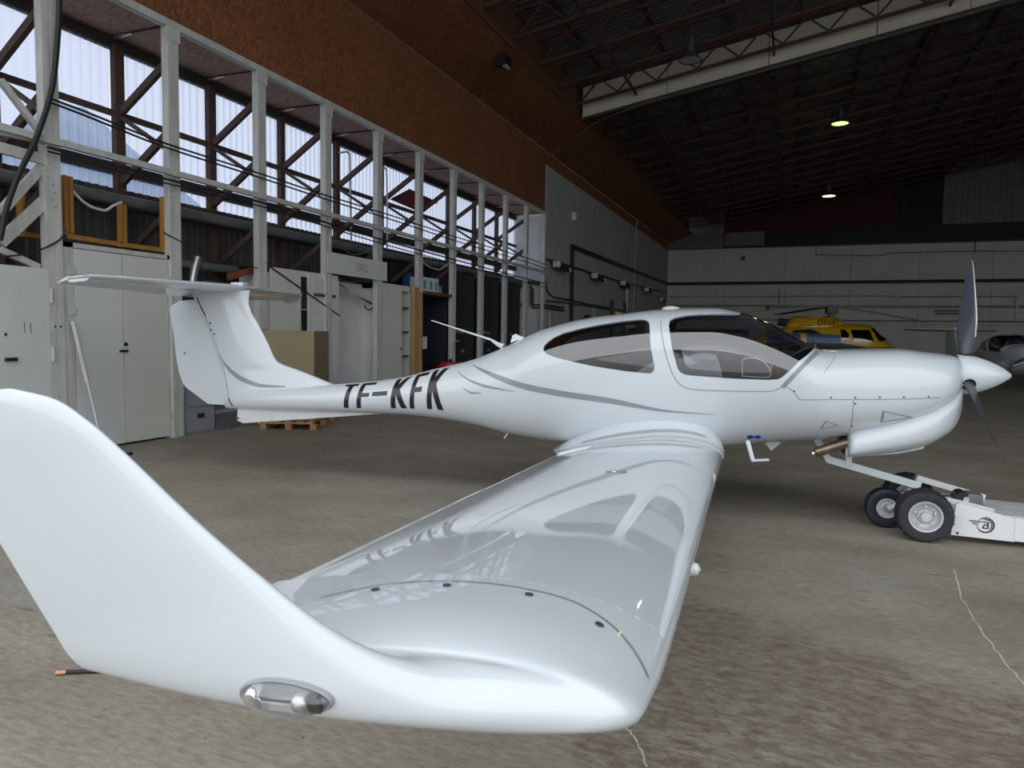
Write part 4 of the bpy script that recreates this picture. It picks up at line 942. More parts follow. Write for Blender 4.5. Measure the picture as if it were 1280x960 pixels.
# filing cabinet, low box, floor strip
t = thing('filing_cabinet', 'grey filing cabinet with label slots right of the tall double door', 'cabinet', (XP-.25, 8.52, 0))
MB().box(-.3, .25, -.31, .30, 0, .80).build('body', M['filing'], t, bevel=.006)
for z in (.03, .41):
    d = MB().box(.25, .268, -.29, .28, z, z+.36).build('drawer', M['filing'], t, bevel=.004); MB().box(.266, .274, -.07, .07, z+.20, z+.27).build('label_slot', M['hole'], d)
t = thing('low_grey_box', 'low dark grey box on the floor behind the tail', 'box', (XP-.2, 9.35, 0)); MB().box(-.25, .2, -.5, .6, 0, .30).build('body', M['pipe'], t, bevel=.01); MB().box(-.26, .21, -.51, .61, .26, .31).build('lid', M['filing'], t)
props(MB().bar(atZ(259, 527, .03), atZ(292, 531, .03), .10, .04).build('white_batten', M['white_wall'], bevel=.004), 'white batten lying on the floor by the filing cabinet', 'batten')
# leaning pole, rod, pipe on the floor
a = atX(91, 402, XP+.12); t = thing('leaning_pole', 'white pole leaning against the tall double door', 'pole', (XP+.5, 6.75, 0)); o = Vector(t.location)
b = atX(109, 478, XP+.30); c = Vector((XP+.5, 6.75, .01)); d = a + (b-a)*.0
MB().tube([a-o, b-o], .028, 10).build('sleeve', M['white_steel'], t, smooth=True); MB().tube([b-o, b+(b-a)*((0.005-b.z)/(b.z-a.z)*-1 if False else (b.z-.01)/(a.z-b.z))-o], .014, 8).build('rod', M['alu'], t, smooth=True)
t = MB().bar(atZ(140, 566.5, .02), atZ(164, 567, .02), .09, .03).build('door_stop_bar', M['black'], bevel=.004); props(t, 'short black bar lying on the floor before the tall double door', 'bar')
t = thing('copper_tipped_rod', 'black rod with a copper tip lying on the floor beside the winglet', 'rod', atZ(120, 838, 0)); o = Vector(t.location); p0 = atZ(70, 841, .012)-o; p1 = atZ(83, 840, .012)-o; p2 = atZ(140, 838, .012)-o; p3 = atZ(260, 836, .012)-o
MB().tube([p0, p1], .011, 10).build('tip', mat('copper', (.55, .28, .18), .35, metal=.6), t); MB().tube([p1, p2, p3], .009, 10).build('shaft', M['black'], t)

# pallet with a large carton
t = thing('wooden_pallet', 'wooden pallet on the floor under the tail boom', 'pallet', (-7.62, 9.93, 0), R(20))
for x in (-.4, 0, .4):
    MB().box(x-.05, x+.05, -.6, .6, 0, .022).build('skid', M['pallet'], t)
    for y in (-.55, 0, .55): MB().box(x-.05, x+.05, y-.07, y+.07, .022, .10).build('block', M['pallet'], t)
for y in (-.55, 0, .55): MB().box(-.4, .4, y-.07, y+.07, .10, .122).build('stringer', M['pallet'], t)
for i in range(5): x = -.35+i*.175; MB().box(x-.06, x+.06, -.6, .6, .122, .144).build('slat', M['pallet'], t)
t = thing('cardboard_carton', 'large plain cardboard carton standing on the pallet behind the fin', 'box', (-7.70, 9.98, .145), R(23))
MB().box(-.40, .40, -.53, .53, 0, 1.43).build('body', M['cardboard'], t, bevel=.008)
MB().box(-.02, .02, -.53, .53, 1.431, 1.434).build('tape', M['timber'], t)

# cabinet with an open door
t = thing('white_cabinet', 'tall white cabinet with one door open behind the carton', 'cabinet', (XP, 11.1, 0))
MB().box(-.62, -.60, -1.0, 1.05, 0, 2.64).box(-.62, 0, -1.02, -.99, 0, 2.66).box(-.62, 0, 1.03, 1.06, 0, 2.66).box(-.62, .0, -1.02, 1.06, 2.56, 2.66).build('carcass', M['white_door'], t)
MB().box(0, .03, -.98, -.17, .05, 2.64).build('door', M['beige_cast_door'], t, bevel=.004)
MB().box(-.02, .02, .07, .18, 0, 2.62).build('mullion', M['white_door'], t)
for z in (.5, 1.0, 1.5, 1.95): MB().box(-.6, -.03, -.97, 1.02, z, z+.03).build('shelf', M['filing'], t)
d = MB().box(.0, .03, .20, 1.0, .05, 2.56).build('door', M['white_wall'], t, bevel=.004); MB().box(.03, .045, .20, .88, 2.22, 2.28).build('brown_batten', M['brown_wood'], d)
props(MB().box(XP-.6, XP-.56, 9.2, 9.95, 0, 2.36).build('olive_board', M['olive']), 'olive board standing in the dark bay behind the fin', 'board')
props(MB().bar(atX(285, 346, XP-.3), atX(322, 336, XP-.3), .06, .11).build('orange_beam', mat('orange_timber', (.22, .07, .025), .7)), 'reddish timber over the olive board', 'beam')

# sign board with worn lettering
t = thing('sign_board', 'pale grey sign board with worn letters hung between the fourth and fifth posts', 'sign', (XP+.09, 12.72, 2.68))
MB().box(-.012, .012, -1.08, 1.08, 0, .40).build('panel', M['white_door'], t, bevel=.003)
sg = MB()
def stroke(l, y, z, w=.022):
    for a, b in l: sg.bar((.014, y+a[0], z+a[1]), (.014, y+b[0], z+b[1]), .002, w, up=(0, 1, 0) if abs(a[0]-b[0]) < .01 else (0, 0, 1))
stroke([((0, .0), (.09, 0)), ((.09, 0), (.09, .07)), ((.09, .07), (0, .07)), ((0, .07), (0, .14)), ((0, .14), (.09, .14))], -.10, .13)
stroke([((0, 0), (0, .14)), ((0, .14), (.09, .14)), ((.09, .14), (.09, .07)), ((.09, .07), (0, .07)), ((.03, .07), (.10, 0))], .04, .13)
stroke([((0, .14), (0, 0)), ((0, 0), (.09, 0)), ((.09, 0), (.09, .14))], .19, .13)
sg.build('worn_letters', mat('faded_print', (.33, .335, .35), .7), t)
# recess with handrail
t = thing('recess_panel', 'plain pale panel standing back under the sign board', 'panel', (XP-.45, 12.95, 0)); MB().box(-.02, .02, -.85, .95, 0, 2.60).build('sheet', M['white_wall'], t); MB().box(.02, .06, -.62, -.54, 0, 2.4).build('edge_post', M['white_steel'], t)
run('handrail', 'dark slanting handrail with a hook under the sign board', 'handrail', [atX(*p, XP-.2) for p in ((425, 356), (440, 367), (455, 374), (468, 382))], .022, M['dark_steel'])
run('handrail', 'pale slanting handrail below the dark one', 'handrail', [atX(*p, XP-.2) for p in ((425, 359), (438, 366), (455, 373), (468, 380.5))], .03, M['white_steel'])
run('wall_hook', 'black hook hanging at the end of the handrail', 'hook', [atX(*p, XP-.15) for p in ((456, 381), (457, 385.5), (461, 387), (465, 385.5), (467, 382))], .014, M['cable'])
# second cabinet with paper note
t = thing('beige_cabinet', 'beige cabinet with a paper note, right of the sign board', 'cabinet', (XP, 14.4, 0))
MB().box(-.5, -.48, -.75, .75, 0, 2.6).box(-.5, 0, -.76, -.73, 0, 2.64).box(-.5, 0, .62, .72, 0, 2.64).box(-.5, 0, -.76, .72, 2.52, 2.64).build('carcass', M['beige_cast_door'], t)
d = MB().box(0, .03, -.72, .18, .05, 2.64).build('door', M['beige_cast_door'], t, bevel=.004); MB().box(.03, .034, -.62, -.30, 1.72, 2.02).build('paper_note', M['paper'], d); MB().box(.03, .06, .10, .16, 1.18, 1.21).build('handle', M['black'], d)
for z in (.45, 1.0, 1.56, 2.12): MB().box(-.48, -.04, -.72, .62, z, z+.04).build('shelf', M['brown_wood'], t)
props(MB().bar((XP+.10, 15.06, 0), (XP+.10, 15.06, 2.63), .10, .22, up=(0, 1, 0)).build('pine_plank', M['timber'], bevel=.004), 'tall pine plank standing right of the beige cabinet', 'plank')
props(MB().bar((XP+.14, 15.24, 0), (XP+.12, 15.24, 2.52), .08, .12, up=(0, 1, 0)).build('pine_plank', M['timber'], bevel=.004), 'narrower pine plank leaning beside the tall one', 'plank')
# dark shelf bay with a carton
t = thing('shelf_bay', 'dark open bay with a brown top shelf', 'shelf', (XP, 16.35, 0))
MB().box(-.8, -.76, -.95, .85, 0, 3.3).box(-.8, -.1, -.95, -.92, 0, 2.5).box(-.8, -.1, .78, .81, 0, 2.5).build('carcass', M['navy'], t); MB().box(-.75, .04, -.92, .84, 2.50, 2.58).build('shelf', M['brown_wood'], t); MB().box(-.7, .0, -.9, .7, .62, .66).build('shelf', M['navy'], t)
t = thing('printed_carton', 'white carton with teal print on the brown top shelf', 'box', (XP-.15, 15.98, 2.58)); MB().box(-.18, .16, -.40, .45, 0, .34).build('body', M['paper'], t, bevel=.005)
for y in (-.34, -.02, .26): MB().box(.160, .163, y, y+.12, .06, .26).build('print', M['teal'], t)
props(MB().box(XP-.3, XP-.05, 16.47, 16.75, 2.58, 2.76).build('small_carton', M['filing'], bevel=.01), 'small grey carton right of the white printed one', 'box')
props(MB().box(XP-.55, XP-.3, 15.6, 16.1, 2.58, 3.02).build('blue_bin', M['blue_bin'], bevel=.02), 'blue bin behind the white printed carton', 'bin')
props(MB().box(XP+.058, XP+.0705, 15.50, 15.72, 1.18, 1.48).build('hanging_note', M['paper']), 'paper sheet hanging on the post left of the dark bay', 'paper')
props(MB().box(XP+.058, XP+.0705, 17.16, 17.32, 1.34, 1.68).build('hanging_note', M['paper']), 'paper sheet hanging on the post right of the dark bay', 'paper')
t = thing('red_canister', 'red canister at the foot of the dark bay, above the boom', 'canister', (XP+.35, 16.45, 0)); MB().lathe([(0, 0), (.34, 0), (.34, .74), (.30, .84), (0, .86)], 'Z', 20).build('body', M['red'], t, smooth=True); MB().lathe([(0, .86), (.05, .86), (.05, .92), (0, .92)], 'Z', 12).build('cap', M['black'], t)
# navy lockers
for i in range(3):
    y0, y1 = yk(7+i)+.10, yk(8+i)-.10
    t = thing('navy_locker', '%s tall navy locker with small metal labels' % ('left', 'middle', 'right')[i], 'locker', (XP-.15, (y0+y1)/2, 0), 0, 'navy lockers'); h = (y1-y0)/2
    MB().box(-.6, -.02, -h, h, 0, 3.22).build('body', M['navy'], t)
    for s in (-1, 1): d = MB().box(-.02, .01, min(0, s*h)+.006, max(0, s*h)-.006, .05, 3.18).build('door', M['navy'], t)
    for y, z in ((-.28, 1.62), (-.02, 1.60), (-.28, 1.36), (.05, 1.08)) if i < 2 else ((.05, 1.56), (.05, 1.26)):
        MB().box(.010, .018, y-.10, y+.10, z-.035, z+.035).build('label_plate', M['alu'], t, bevel=.003)
    MB().box(.0, .16, -h-.12, -h+.06, 2.30, 2.36).build('bracket', M['dark_steel'], t)
# pipes by the return wall
t = thing('pipe_elbow_run', 'dark double pipe with elbows on the white return wall', 'pipe', (XG, YE-.12, 2.2)); o = Vector(t.location)
for i in range(2):
    q = [atY(p[0]+i*2.5, p[1]+i*3.5, YE-.12)-o for p in ((664, 357), (664, 381))]; q2 = atX(705, 385+i*3.5, XG+.05)-o; q15 = Vector((XG+.05, YE-.12, q[1].z+o.z))-o
    MB().tube([q[0], q[1], q15, q2], .035, 8).build('pipe', M['dark_steel'], t)
MB().bar(atY(655, 352, YE-.12)-o, atY(674, 354, YE-.12)-o, .10, .12).build('junction_box', M['dark_steel'], t)
# conduits and fittings on the grey wall
XS = XG+.06
t = thing('wall_conduit', 'thick black conduit high along the grey wall with a drop at its near end', 'conduit', (XG, 30, 4.9)); o = Vector(t.location)
MB().bar(atX(714, 308, XS)-o, Vector((XS, YB-.1, 5.23))-o, .10, .17).build('run', M['black'], t); MB().bar(atX(715.5, 306, XS)-o, atX(714, 420, XS)-o, .10, .22, up=(0, 1, 0)).build('drop', M['black'], t)
run('wall_cable', 'black cable along the grey wall carrying the floodlights', 'cable', [atX(*p, XS) for p in ((683, 324), (716, 334), (745, 343), (780, 353), (812, 361), (832, 366))], .045, M['black'])
run('wall_cable', 'black cable curving down from the grey wall corner', 'cable', [atX(*p, XS) for p in ((682, 352), (683, 360), (687, 367), (694, 372), (712, 375), (740, 381), (764, 385), (782, 390))], .030, M['black'])
run('wall_cable', 'thin black cable low on the grey wall', 'cable', [atX(*p, XS) for p in ((682, 376), (712, 379), (764, 387))], .025, M['black'])
run('wall_wire', 'thin pale wire rising up the grey wall to the roof edge', 'wire', [atX(*p, XS) for p in ((791.5, 390), (793, 345), (795, 300), (796, 280), (809, 252))] + [slope_pt(.93, 38.5)+Vector((0, 0, -.06))], .022, M['white_cable'])
for i, (px, py, sc) in enumerate(((697, 333, 1.0), (743, 346.5, 1.0), (778, 355.5, 1.0), (807, 363, 1.0), (825, 375, 1.0))):
    c = atX(px, py, XS); t = thing('wall_floodlight', '%s silver floodlight from the near end of the grey wall' % ORD[i], 'light', c, 0, 'floodlights on the grey wall')
    MB().prism([(0, .16), (.10, .16), (.34, -.10), (.26, -.18), (0, -.02)], -.75, .75).build('housing', M['dark_steel'], t)
    MB().box(.06, .32, -.78, -.58, -.10, .12).build('end_cap', M['wheel_grey'], t, bevel=.02); MB().box(.14, .34, .56, .74, -.17, -.02).build('end_cap', M['wheel_grey'], t, bevel=.02)
    MB().bar((.12, -.75, -.08), (.12, .75, -.08), .16, .02).build('reflector', M['alu'], t)
for nm, lb, (px, py), x0 in (('red_extinguisher', 'red extinguisher low on the grey wall', (727, 402), XS),):
    c = atX(px, py, x0); t = thing(nm, lb, 'extinguisher', (c.x+.22, c.y, c.z-.45)); MB().lathe([(0, 0), (.20, 0), (.22, .06), (.22, .45), (.14, .58), (.06, .64), (0, .64)], 'Z', 16).build('cylinder', M['red'], t, smooth=True); MB().bar((-.05, -.12, .66), (.05, .16, .70), .05, .08).build('lever', M['black'], t)
for i, (px, y0, y1) in enumerate(((687.5, 391, 410), (742, 383, 397))):
    props(MB().bar(atX(px, y0, XG+.01), atX(px, y1, XG+.01), .03, .05, up=(0, 1, 0)).build('white_marker', M['white_cable']), '%s thin white marker strip low on the grey wall' % ('near', 'far')[i], 'marker')
run('bent_conduit', 'pale upright conduit below the third floodlight', 'conduit', [atX(*p, XS+.1) for p in ((783.5, 388), (783.5, 362), (784.5, 358.5), (787, 357))], .035, M['alu'])
for i, (px, y0, y1) in enumerate(((764, 375, 391), (780, 378, 391))):
    props((lambda q: MB().bar(q, (q.x, q.y, 0), .14, .10, up=(0, 1, 0)))(atX(px+1, y0, XG+1.5)).build('dark_stand', M['black']), '%s dark stand before the grey wall' % ('near', 'far')[i], 'stand')
c = atX(717, 271, XS); props(MB().box(c.x-.05, c.x+.12, c.y-.12, c.y+.12, c.z-.16, c.z+.16).build('wall_sensor', M['paper'], bevel=.02), 'small white sensor high on the grey wall', 'sensor')
# fittings on the back wall
yb = YB-.12
for i, (z, x0, x1, r_) in enumerate(((382, 836, 960, .03), (371, 836, 1120, .015), (371, 1125, 1272, .02), (383, 960, 1280, .07), (399, 836, 1280, .03))):
    a, b = atY(x0, z, yb), atY(x1, z, yb); props(MB().bar(a, (b.x, b.y, a.z), .05, r_*2).build('wall_pipe', M['pipe'] if i in (3,) else M['dark_steel']), ('dark pipe at the left end of the back wall', 'thin line along the left of the back wall', 'thin pipe high at the right of the back wall', 'thick grey pipe along the back wall behind the rotor', 'lowest dark pipe along the back wall')[i], 'pipe', 'pipes along the back wall')
for i, y_ in enumerate((388.5, 392)):
    a, b = atY(1168, y_, YB-.03), atY(1201, y_, YB-.03); props(MB().bar(a, b, .06, .11).build('dark_tube', M['black']), '%s dark tube racked on the back wall left of the propeller' % ('upper', 'lower')[i], 'tube')
a, b = atY(1271, 372, yb), atY(1270, 402, yb); props(MB().bar(a, b, .08, .10, up=(0, 1, 0)).build('white_downpipe', M['white_cable']), 'white downpipe at the right of the back wall', 'pipe')
for i, (px, py) in enumerate(((929, 323), (960, 385))):
    a = atY(px, py, yb); props(MB().box(a.x-.12, a.x+.12, a.y-.1, a.y+.05, a.z-.12, a.z+.12).build('wall_box', M['black']), 'small dark box %s on the back wall' % ('high', 'low')[i], 'box')
for i, (px, y0, y1) in enumerate(((1020, 306, 320), (1219, 300, 315), (974, 360, 382))):
    props(MB().bar(atY(px, y0, yb), atY(px, y1, yb), .04, .06, up=(0, 1, 0)).build('hanging_cable', M['cable']), ('short cable hanging above the helicopter mast', 'short cable hanging above the propeller tip', 'short dark bar left of the helicopter mast')[i], 'cable')
run('wall_wire', 'sagging thin wire along the top of the back wall', 'wire', [atY(*p, yb) for p in ((1020, 318), (1060, 319), (1095, 319.5), (1120, 316), (1160, 315), (1219, 314), (1280, 314))], .02, M['cable'])

# pale cracks in the concrete
ck = bpy.data.objects['floor']; rnd = random.Random(3)
for pts in (((775, 902), (786, 912), (795, 925), (803, 942), (809, 962)), ((1192, 712), (1200, 745), (1215, 770), (1235, 800), (1262, 835), (1285, 860))):
    vs = []; fs = []; P_ = []
    for a, b in zip(pts, pts[1:]):
        for j in range(6): u = j/6; P_.append(atZ(a[0]+(b[0]-a[0])*u+rnd.uniform(-1.6, 1.6), a[1]+(b[1]-a[1])*u, .002))
    for i, p in enumerate(P_):
        d = (P_[min(i+1, len(P_)-1)]-P_[max(i-1, 0)]).normalized(); wd = rnd.uniform(.002, .006); n_ = Vector((-d.y, d.x, 0))*wd; vs += [p+n_, p-n_]
    for i in range(len(P_)-1): fs.append((2*i, 2*i+1, 2*i+3, 2*i+2))
    MB().add(vs, fs).build('crack', M['pale_crack'], ck)
# ------------------------------------------------------------------ roof joists, fascia, lamps
XJ0, XJ1 = EDGE[0]-0.02, XR
for n_, k in enumerate(range(6, 26)):
    y = yk(k)
    if y > YB-.4: break
    t = thing('roof_joist', '%s rust-red open-web roof joist counted from the front of the hall' % ORD[n_], 'joist', (XJ0, y, chord_z(XJ0)), 0, 'open-web roof joists'); o = Vector(t.location)
    JZ = .28; bot = [(XJ0, y, chord_z(XJ0)+JZ), (XRIDGE, y, chord_z(XRIDGE)+JZ), (XJ1, y, chord_z(XJ1)+JZ)]; top = [(x, yy, z+.64) for x, yy, z in bot]
    for nm, l, s in (('bottom_chord', bot, .10), ('top_chord', top, .10)):
        m = MB()
        for a, b in zip(l, l[1:]): m.bar(Vector(a)-o, Vector(b)-o, s, s*.8)
        m.build(nm, M['joist'], t)
    xs = []; x = XJ0+.15
    while x < 13: xs.append(x); x += .60
    mm = MB(); first = n_ < 6
    for i in range(len(xs)-1):
        z0 = chord_z(xs[i])+JZ+(.04 if i % 2 == 0 else .61); z1 = chord_z(xs[i+1])+JZ+(.61 if i % 2 == 0 else .04)
        a, b = Vector((xs[i], y, z0))-o, Vector((xs[i+1], y, z1))-o
        if first and i < 18: MB().bar(a, b, .045, .045).build('web_bar', M['joist'], t)
        else: mm.bar(a, b, .045, .045)
    props(mm.build('web_bars', M['joist'], t), kind='stuff')
for i, x in enumerate((-4.9, -.85, 3.6, 8.0)):
    props(MB().bar((x, yk(5), chord_z(x)+.21), (x, YB, chord_z(x)+.21), .06, .07).build('bridging_rod', M['joist']), '%s long bridging rod under the roof joists from the boarded edge' % ORD[i], 'rod', 'bridging rods under the joists')
pr = MB()
for i in range(11):
    x = XJ0+.9+i*1.9; pr.bar((x, YF, chord_z(x)+.98), (x, YB-.2, chord_z(x)+.98), .07, .10)
props(pr.build('purlins', M['dark_steel']), 'dark purlins carrying the roof sheets', 'purlin', kind='stuff')
# cream fascia hanging in the joist line where the hall widens
YFA = 23.15
t = bpy.data.objects.new('wall_fascia', None); C.objects.link(t); props(t, kind='structure')
xs = [-6.66, -3.95, -1.0, 1.85, 4.1, 7.2, 9.6, 12.0]
for i in range(len(xs)-1):
    a, b = xs[i]+.012, xs[i+1]-.012; za, zb = chord_z(a), chord_z(b)
    MB().prism([(a, za-.05), (b, zb-.05), (b, zb+.90), (a, za+.90)], YFA, YFA+.05).build('panel', M['cream'], t)
MB().bar((-6.7, YFA-.02, chord_z(-6.7)-.09), (12, YFA-.02, chord_z(12)-.09), .08, .08).build('edge_strip', M['dark_steel'], t)
for i, dz in enumerate((-.16, -.20)):
    pts = [(XP+.06, 24.6, 7.86-.05*i), (-7.6, 24.2, 8.05-.05*i), (-6.3, 23.4, 8.45), (-5.4, YFA-.1, 8.62)] + [(x, YFA-.1, chord_z(x)+dz) for x in (-4.9, -2, 1, 4, 8, 12)]
    run('pale_wire', '%s pale wire strung along the foot of the cream fascia' % ('upper', 'lower')[i], 'wire', pts, .011, M['pipe'])
def bay_lamp(px, py, y, mbulb, label, size=.30, on=None):
    c = atY(px, py, y); t = thing('high_bay_lamp', label, 'lamp', c, 0, 'high-bay lamps')
    MB().lathe([(.07, .42), (.09, .40), (.10, .26), (.16, .20), (size, 0), (size-.02, .005), (.14, .19), (.05, .22)], 'Z', 28).build('shade', M['lamp_metal'], t, smooth=True)
    MB().lathe([(0, .06), (size-.08, .055), (size-.035, .02), (0, .02)], 'Z', 28).build('bulb', mbulb, t)
    MB().lathe([(0, .40), (.085, .40), (.085, .62), (.05, .66), (0, .66)], 'Z', 16).build('ballast', M['lamp_metal'], t)
    zt = chord_z(c.x)+1.045-c.z
    if zt > .64: MB().tube([(0, 0, .64), (0, 0, zt)], .02, 6).build('stem', M['lamp_metal'], t)
    if on:
        l = bpy.data.lights.new('lamp_light', 'POINT'); l.energy = on[1]; l.color = on[0]; l.shadow_soft_size = .15; lo_ = bpy.data.objects.new('lamp_light', l); C.objects.link(lo_); lo_.parent = t; lo_.location = (0, 0, -.15)
bay_lamp(863, 76, yk(9)-.5, M['lamp_off'], 'unlit grey high-bay lamp hanging before the cream fascia', .32)
bay_lamp(1050, 155, 30.5, M['lamp_green'], 'greenish glowing high-bay lamp over the aeroplane nose', .32, ((.7, 1, .3), 6))
bay_lamp(1036, 245.5, 41.0, M['lamp_warm'], 'far warm-lit high-bay lamp in front of the red sheeting', .34, ((1, .7, .4), 6))
nrm2 = nrm if nrm.x > 0 else -nrm
c = onplane(630, 68, nrm, nrm.dot(slope_pt(0, 0))) + Vector((-.02, 0, -.19))
t = thing('floodlight', 'black floodlight fixed to the boards near the roof edge', 'light', c)
MB().box(-.06, .14, -.22, .22, -.14, .14).build('housing', M['black'], t, bevel=.02); MB().box(.06, .15, -.17, .10, -.17, -.10).build('lens', M['lamp_off'], t, bevel=.01); MB().bar((-.1, -.3, -.22), (.02, .1, 0), .04, .08).build('bracket', M['black'], t)
# ------------------------------------------------------------------ white tug under the nose wheel
t = thing('aircraft_tug', 'white low tug with large black wheels gripping the nose wheel', 'tug', plane.matrix_basis @ Vector((-.30, 0, 0)) if False else (HUB.x - .30*math.cos(PHI), HUB.y - .30*math.sin(PHI), 0), PHI - R(3))
wheel(t, (-.01, -.36, .205), .205, .19, M['rubber'], M['wheel_grey'], .118, 'tyre', 22)
wheel(t, (-.01, .36, .205), .205, .19, M['rubber'], M['wheel_grey'], .118, 'tyre', 22)
MB().lathe([(0, -.10), (.035, -.098), (.04, -.07), (.03, -.05), (0, -.05)], 'Y', 20, (-.01, -.36, .205)).build('hub_cap', M['wheel_white'], t, smooth=True)
for k in range(5):
    a = 2*math.pi*k/5+.3; MB().lathe([(0, -.066), (.010, -.064), (.010, -.05), (0, -.05)], 'Y', 8, (-.01+.072*math.cos(a), -.36, .205+.072*math.sin(a))).build('wheel_nut', M['alu'], t)
sp = MB().prism([(.19, .055), (.215, .30), (.24, .315), (.62, .225), (.62, .045)], -.33, -.31); o1 = sp.build('side_plate', M['tug_white'], t, bevel=.003)
MB().prism([(.20, .06), (.22, .27), (.62, .21), (.62, .05)], .31, .33).build('side_plate', M['tug_white'], t)
MB().prism([(.615, .052), (.615, .232), (1.7, .20), (1.7, .035)], -.335, -.30).build('chassis_rail', M['tug_white'], t, bevel=.003)
MB().prism([(.615, .05), (.615, .232), (1.7, .20), (1.7, .035)], .30, .335).build('chassis_rail', M['tug_white'], t)
MB().prism([(.50, .19), (.50, .242), (1.7, .208), (1.7, .16)], -.30, .30).build('deck', M['tug_deck'], t)
MB().bar((.02, .20, .40), (.55, .27, .262), .06, .05).build('lifting_arm', M['tug_white'], t, bevel=.004)
MB().bar((.02, -.16, .33), (.50, -.22, .25), .05, .04).build('lifting_arm', M['tug_white'], t, bevel=.004)
MB().bar((-.05, -.26, .25), (-.05, .26, .25), .05, .05).build('cross_axle', M['black'], t)
mo = MB().tube([(.30, -.16, .315), (.30, .0, .315)], .055, 14).build('winch_drum', M['black'], t, smooth=True); MB().box(.33, .44, -.17, .02, .24, .36).build('winch_motor', M['pipe'], mo, bevel=.015); MB().lathe([(0, 0), (.022, 0), (.022, .01), (0, .01)], 'Y', 12, (.32, -.175, .315)).build('winch_bolt', M['alu'], mo)
MB().bar((.02, -.18, .325), (.26, -.16, .335), .012, .012).build('strap', M['black'], t)
MB().lathe([(0, -.332), (.010, -.334), (.010, -.30), (0, -.3)], 'Y', 10, (.235, 0, .075)).build('bolt', M['black'], t)
# round emblem on the side plate: broken ring, speed lines, angular B
em = MB(); yy = -.3345
def arc(r0, r1, a0, a1, n=28):
    vs = []; fs = []
    for i in range(n+1):
        a = R(a0+(a1-a0)*i/n); w_ = min(1, 4*min(i, n-i)/n+.25); rm = (r0+r1)/2; dh = (r1-r0)/2*w_
        vs += [(.42+(rm-dh)*math.cos(a), yy, .158+(rm-dh)*math.sin(a)), (.42+(rm+dh)*math.cos(a), yy, .158+(rm+dh)*math.sin(a))]
    for i in range(n): fs.append((2*i, 2*i+1, 2*i+3, 2*i+2))
    em.add(vs, fs)
arc(.052, .062, -175, 150); arc(.040, .047, -60, 120)
def line(a, b, w_):
    em.bar((a[0], yy+.0006, a[1]), (b[0], yy+.0006, b[1]), .0012, w_, up=(0, 0, 1) if abs(a[1]-b[1]) < .03 else (1, 0, 0))
for a, b, w_ in (((.31, .186), (.40, .180), .006), ((.325, .172), (.375, .168), .005), ((.335, .160), (.372, .157), .004)): line(a, b, w_)
for a, b in (((.405, .180), (.440, .178)), ((.440, .180), (.437, .160)), ((.410, .159), (.440, .158)), ((.440, .160), (.436, .132)), ((.400, .134), (.438, .133)), ((.412, .160), (.402, .132))): line(a, b, .008)
props(em.build('emblem', M['letter'], o1), 'black ring emblem with speed lines and an angular B')
# ------------------------------------------------------------------ yellow helicopter by the back wall
YH = 32.5
c0 = atY(1045, 425, YH)
t = thing('helicopter', 'yellow and blue helicopter lettered OY-HIY, parked nose to the right', 'helicopter', (c0.x, YH, 0), R(8))
# side view from picture points at its own distance
fwd = Vector((math.cos(R(8)), math.sin(R(8)), 0)); lfv = Vector((-math.sin(R(8)), math.cos(R(8)), 0)); hb = Vector((c0.x, YH, 0))
def hp(px, py, s=.6):
    v = pix(px, py); d = hb.dot(lfv)-s; p = CO + v*((d-CO.dot(lfv))/v.dot(lfv)); return ((p-hb).dot(fwd), p.z)
zt_ = lambda pts: pchip([p[0] for p in pts], [p[1] for p in pts])
top = [hp(*p) for p in ((930, 428), (980, 410), (1000, 405), (1040, 404), (1060, 404), (1090, 406), (1110, 425), (1120, 432), (1128, 436), (1139, 441))]
cab_top = zt_(top)
x0, x1 = top[0][0], top[-1][0]
bt = pchip([x0, x0+1.2, x0+2.6, x1-1.6, x1-.5, x1], [1.25, .95, .62, .55, .72, top[-1][1]-.12])
wd_ = pchip([x0, x0+1.2, x0+2.5, x1-1.8, x1-.6, x1], [.28, .55, .85, .92, .55, .08])
rings = []
for i in range(41):
    x = x0+(x1-x0)*i/40; a, b, w_ = cab_top(x), bt(x), wd_(x); ring_ = []
    for k in range(32):
        q = 2*math.pi*k/32; cc, ss = math.cos(q), math.sin(q); n_ = 2.5
        ring_.append((x, math.copysign(abs(cc)**(2/n_), cc)*w_, (a+b)/2+math.copysign(abs(ss)**(2/n_), ss)*(a-b)/2))
    rings.append(ring_)
body = MB().loft(rings).build('body', M['heli_yellow'], t, smooth=True, angle=60)
HB = bvh([body])
def hside(px, py, off=.012):
    x, z = hp(px, py, .85); h_, n__, i_, d_ = HB.ray_cast(Vector((x, -4, z)), Vector((0, 1, 0))); return h_+n__*off if h_ else Vector((x, -.6, z))
def hpanel(name, poly, m, par=t, off=.012, sub=4):
    me = bmesh.new(); vs = [me.verts.new((hp(*p, .85)[0], 0, hp(*p, .85)[1])) for p in poly]; f = me.faces.new(vs)
    bmesh.ops.triangulate(me, faces=me.faces[:]); bmesh.ops.subdivide_edges(me, edges=me.edges[:], cuts=sub, use_grid_fill=True)
    for v in me.verts:
        h_, n__, i_, d_ = HB.ray_cast(Vector((v.co.x, -4, v.co.z)), Vector((0, 1, 0))); v.co = h_ + Vector((0, -off, 0)) if h_ else Vector((v.co.x, -.5, v.co.z))
    b_ = MB().add([v.co[:] for v in me.verts], [[v.index for v in f_.verts] for f_ in me.faces]); me.verts.index_update()
    b_ = MB().add([v.co[:] for v in me.verts], [[v.index for v in f_.verts] for f_ in me.faces]); me.free()
    return b_.build(name, m, par, smooth=True)
cowl = []
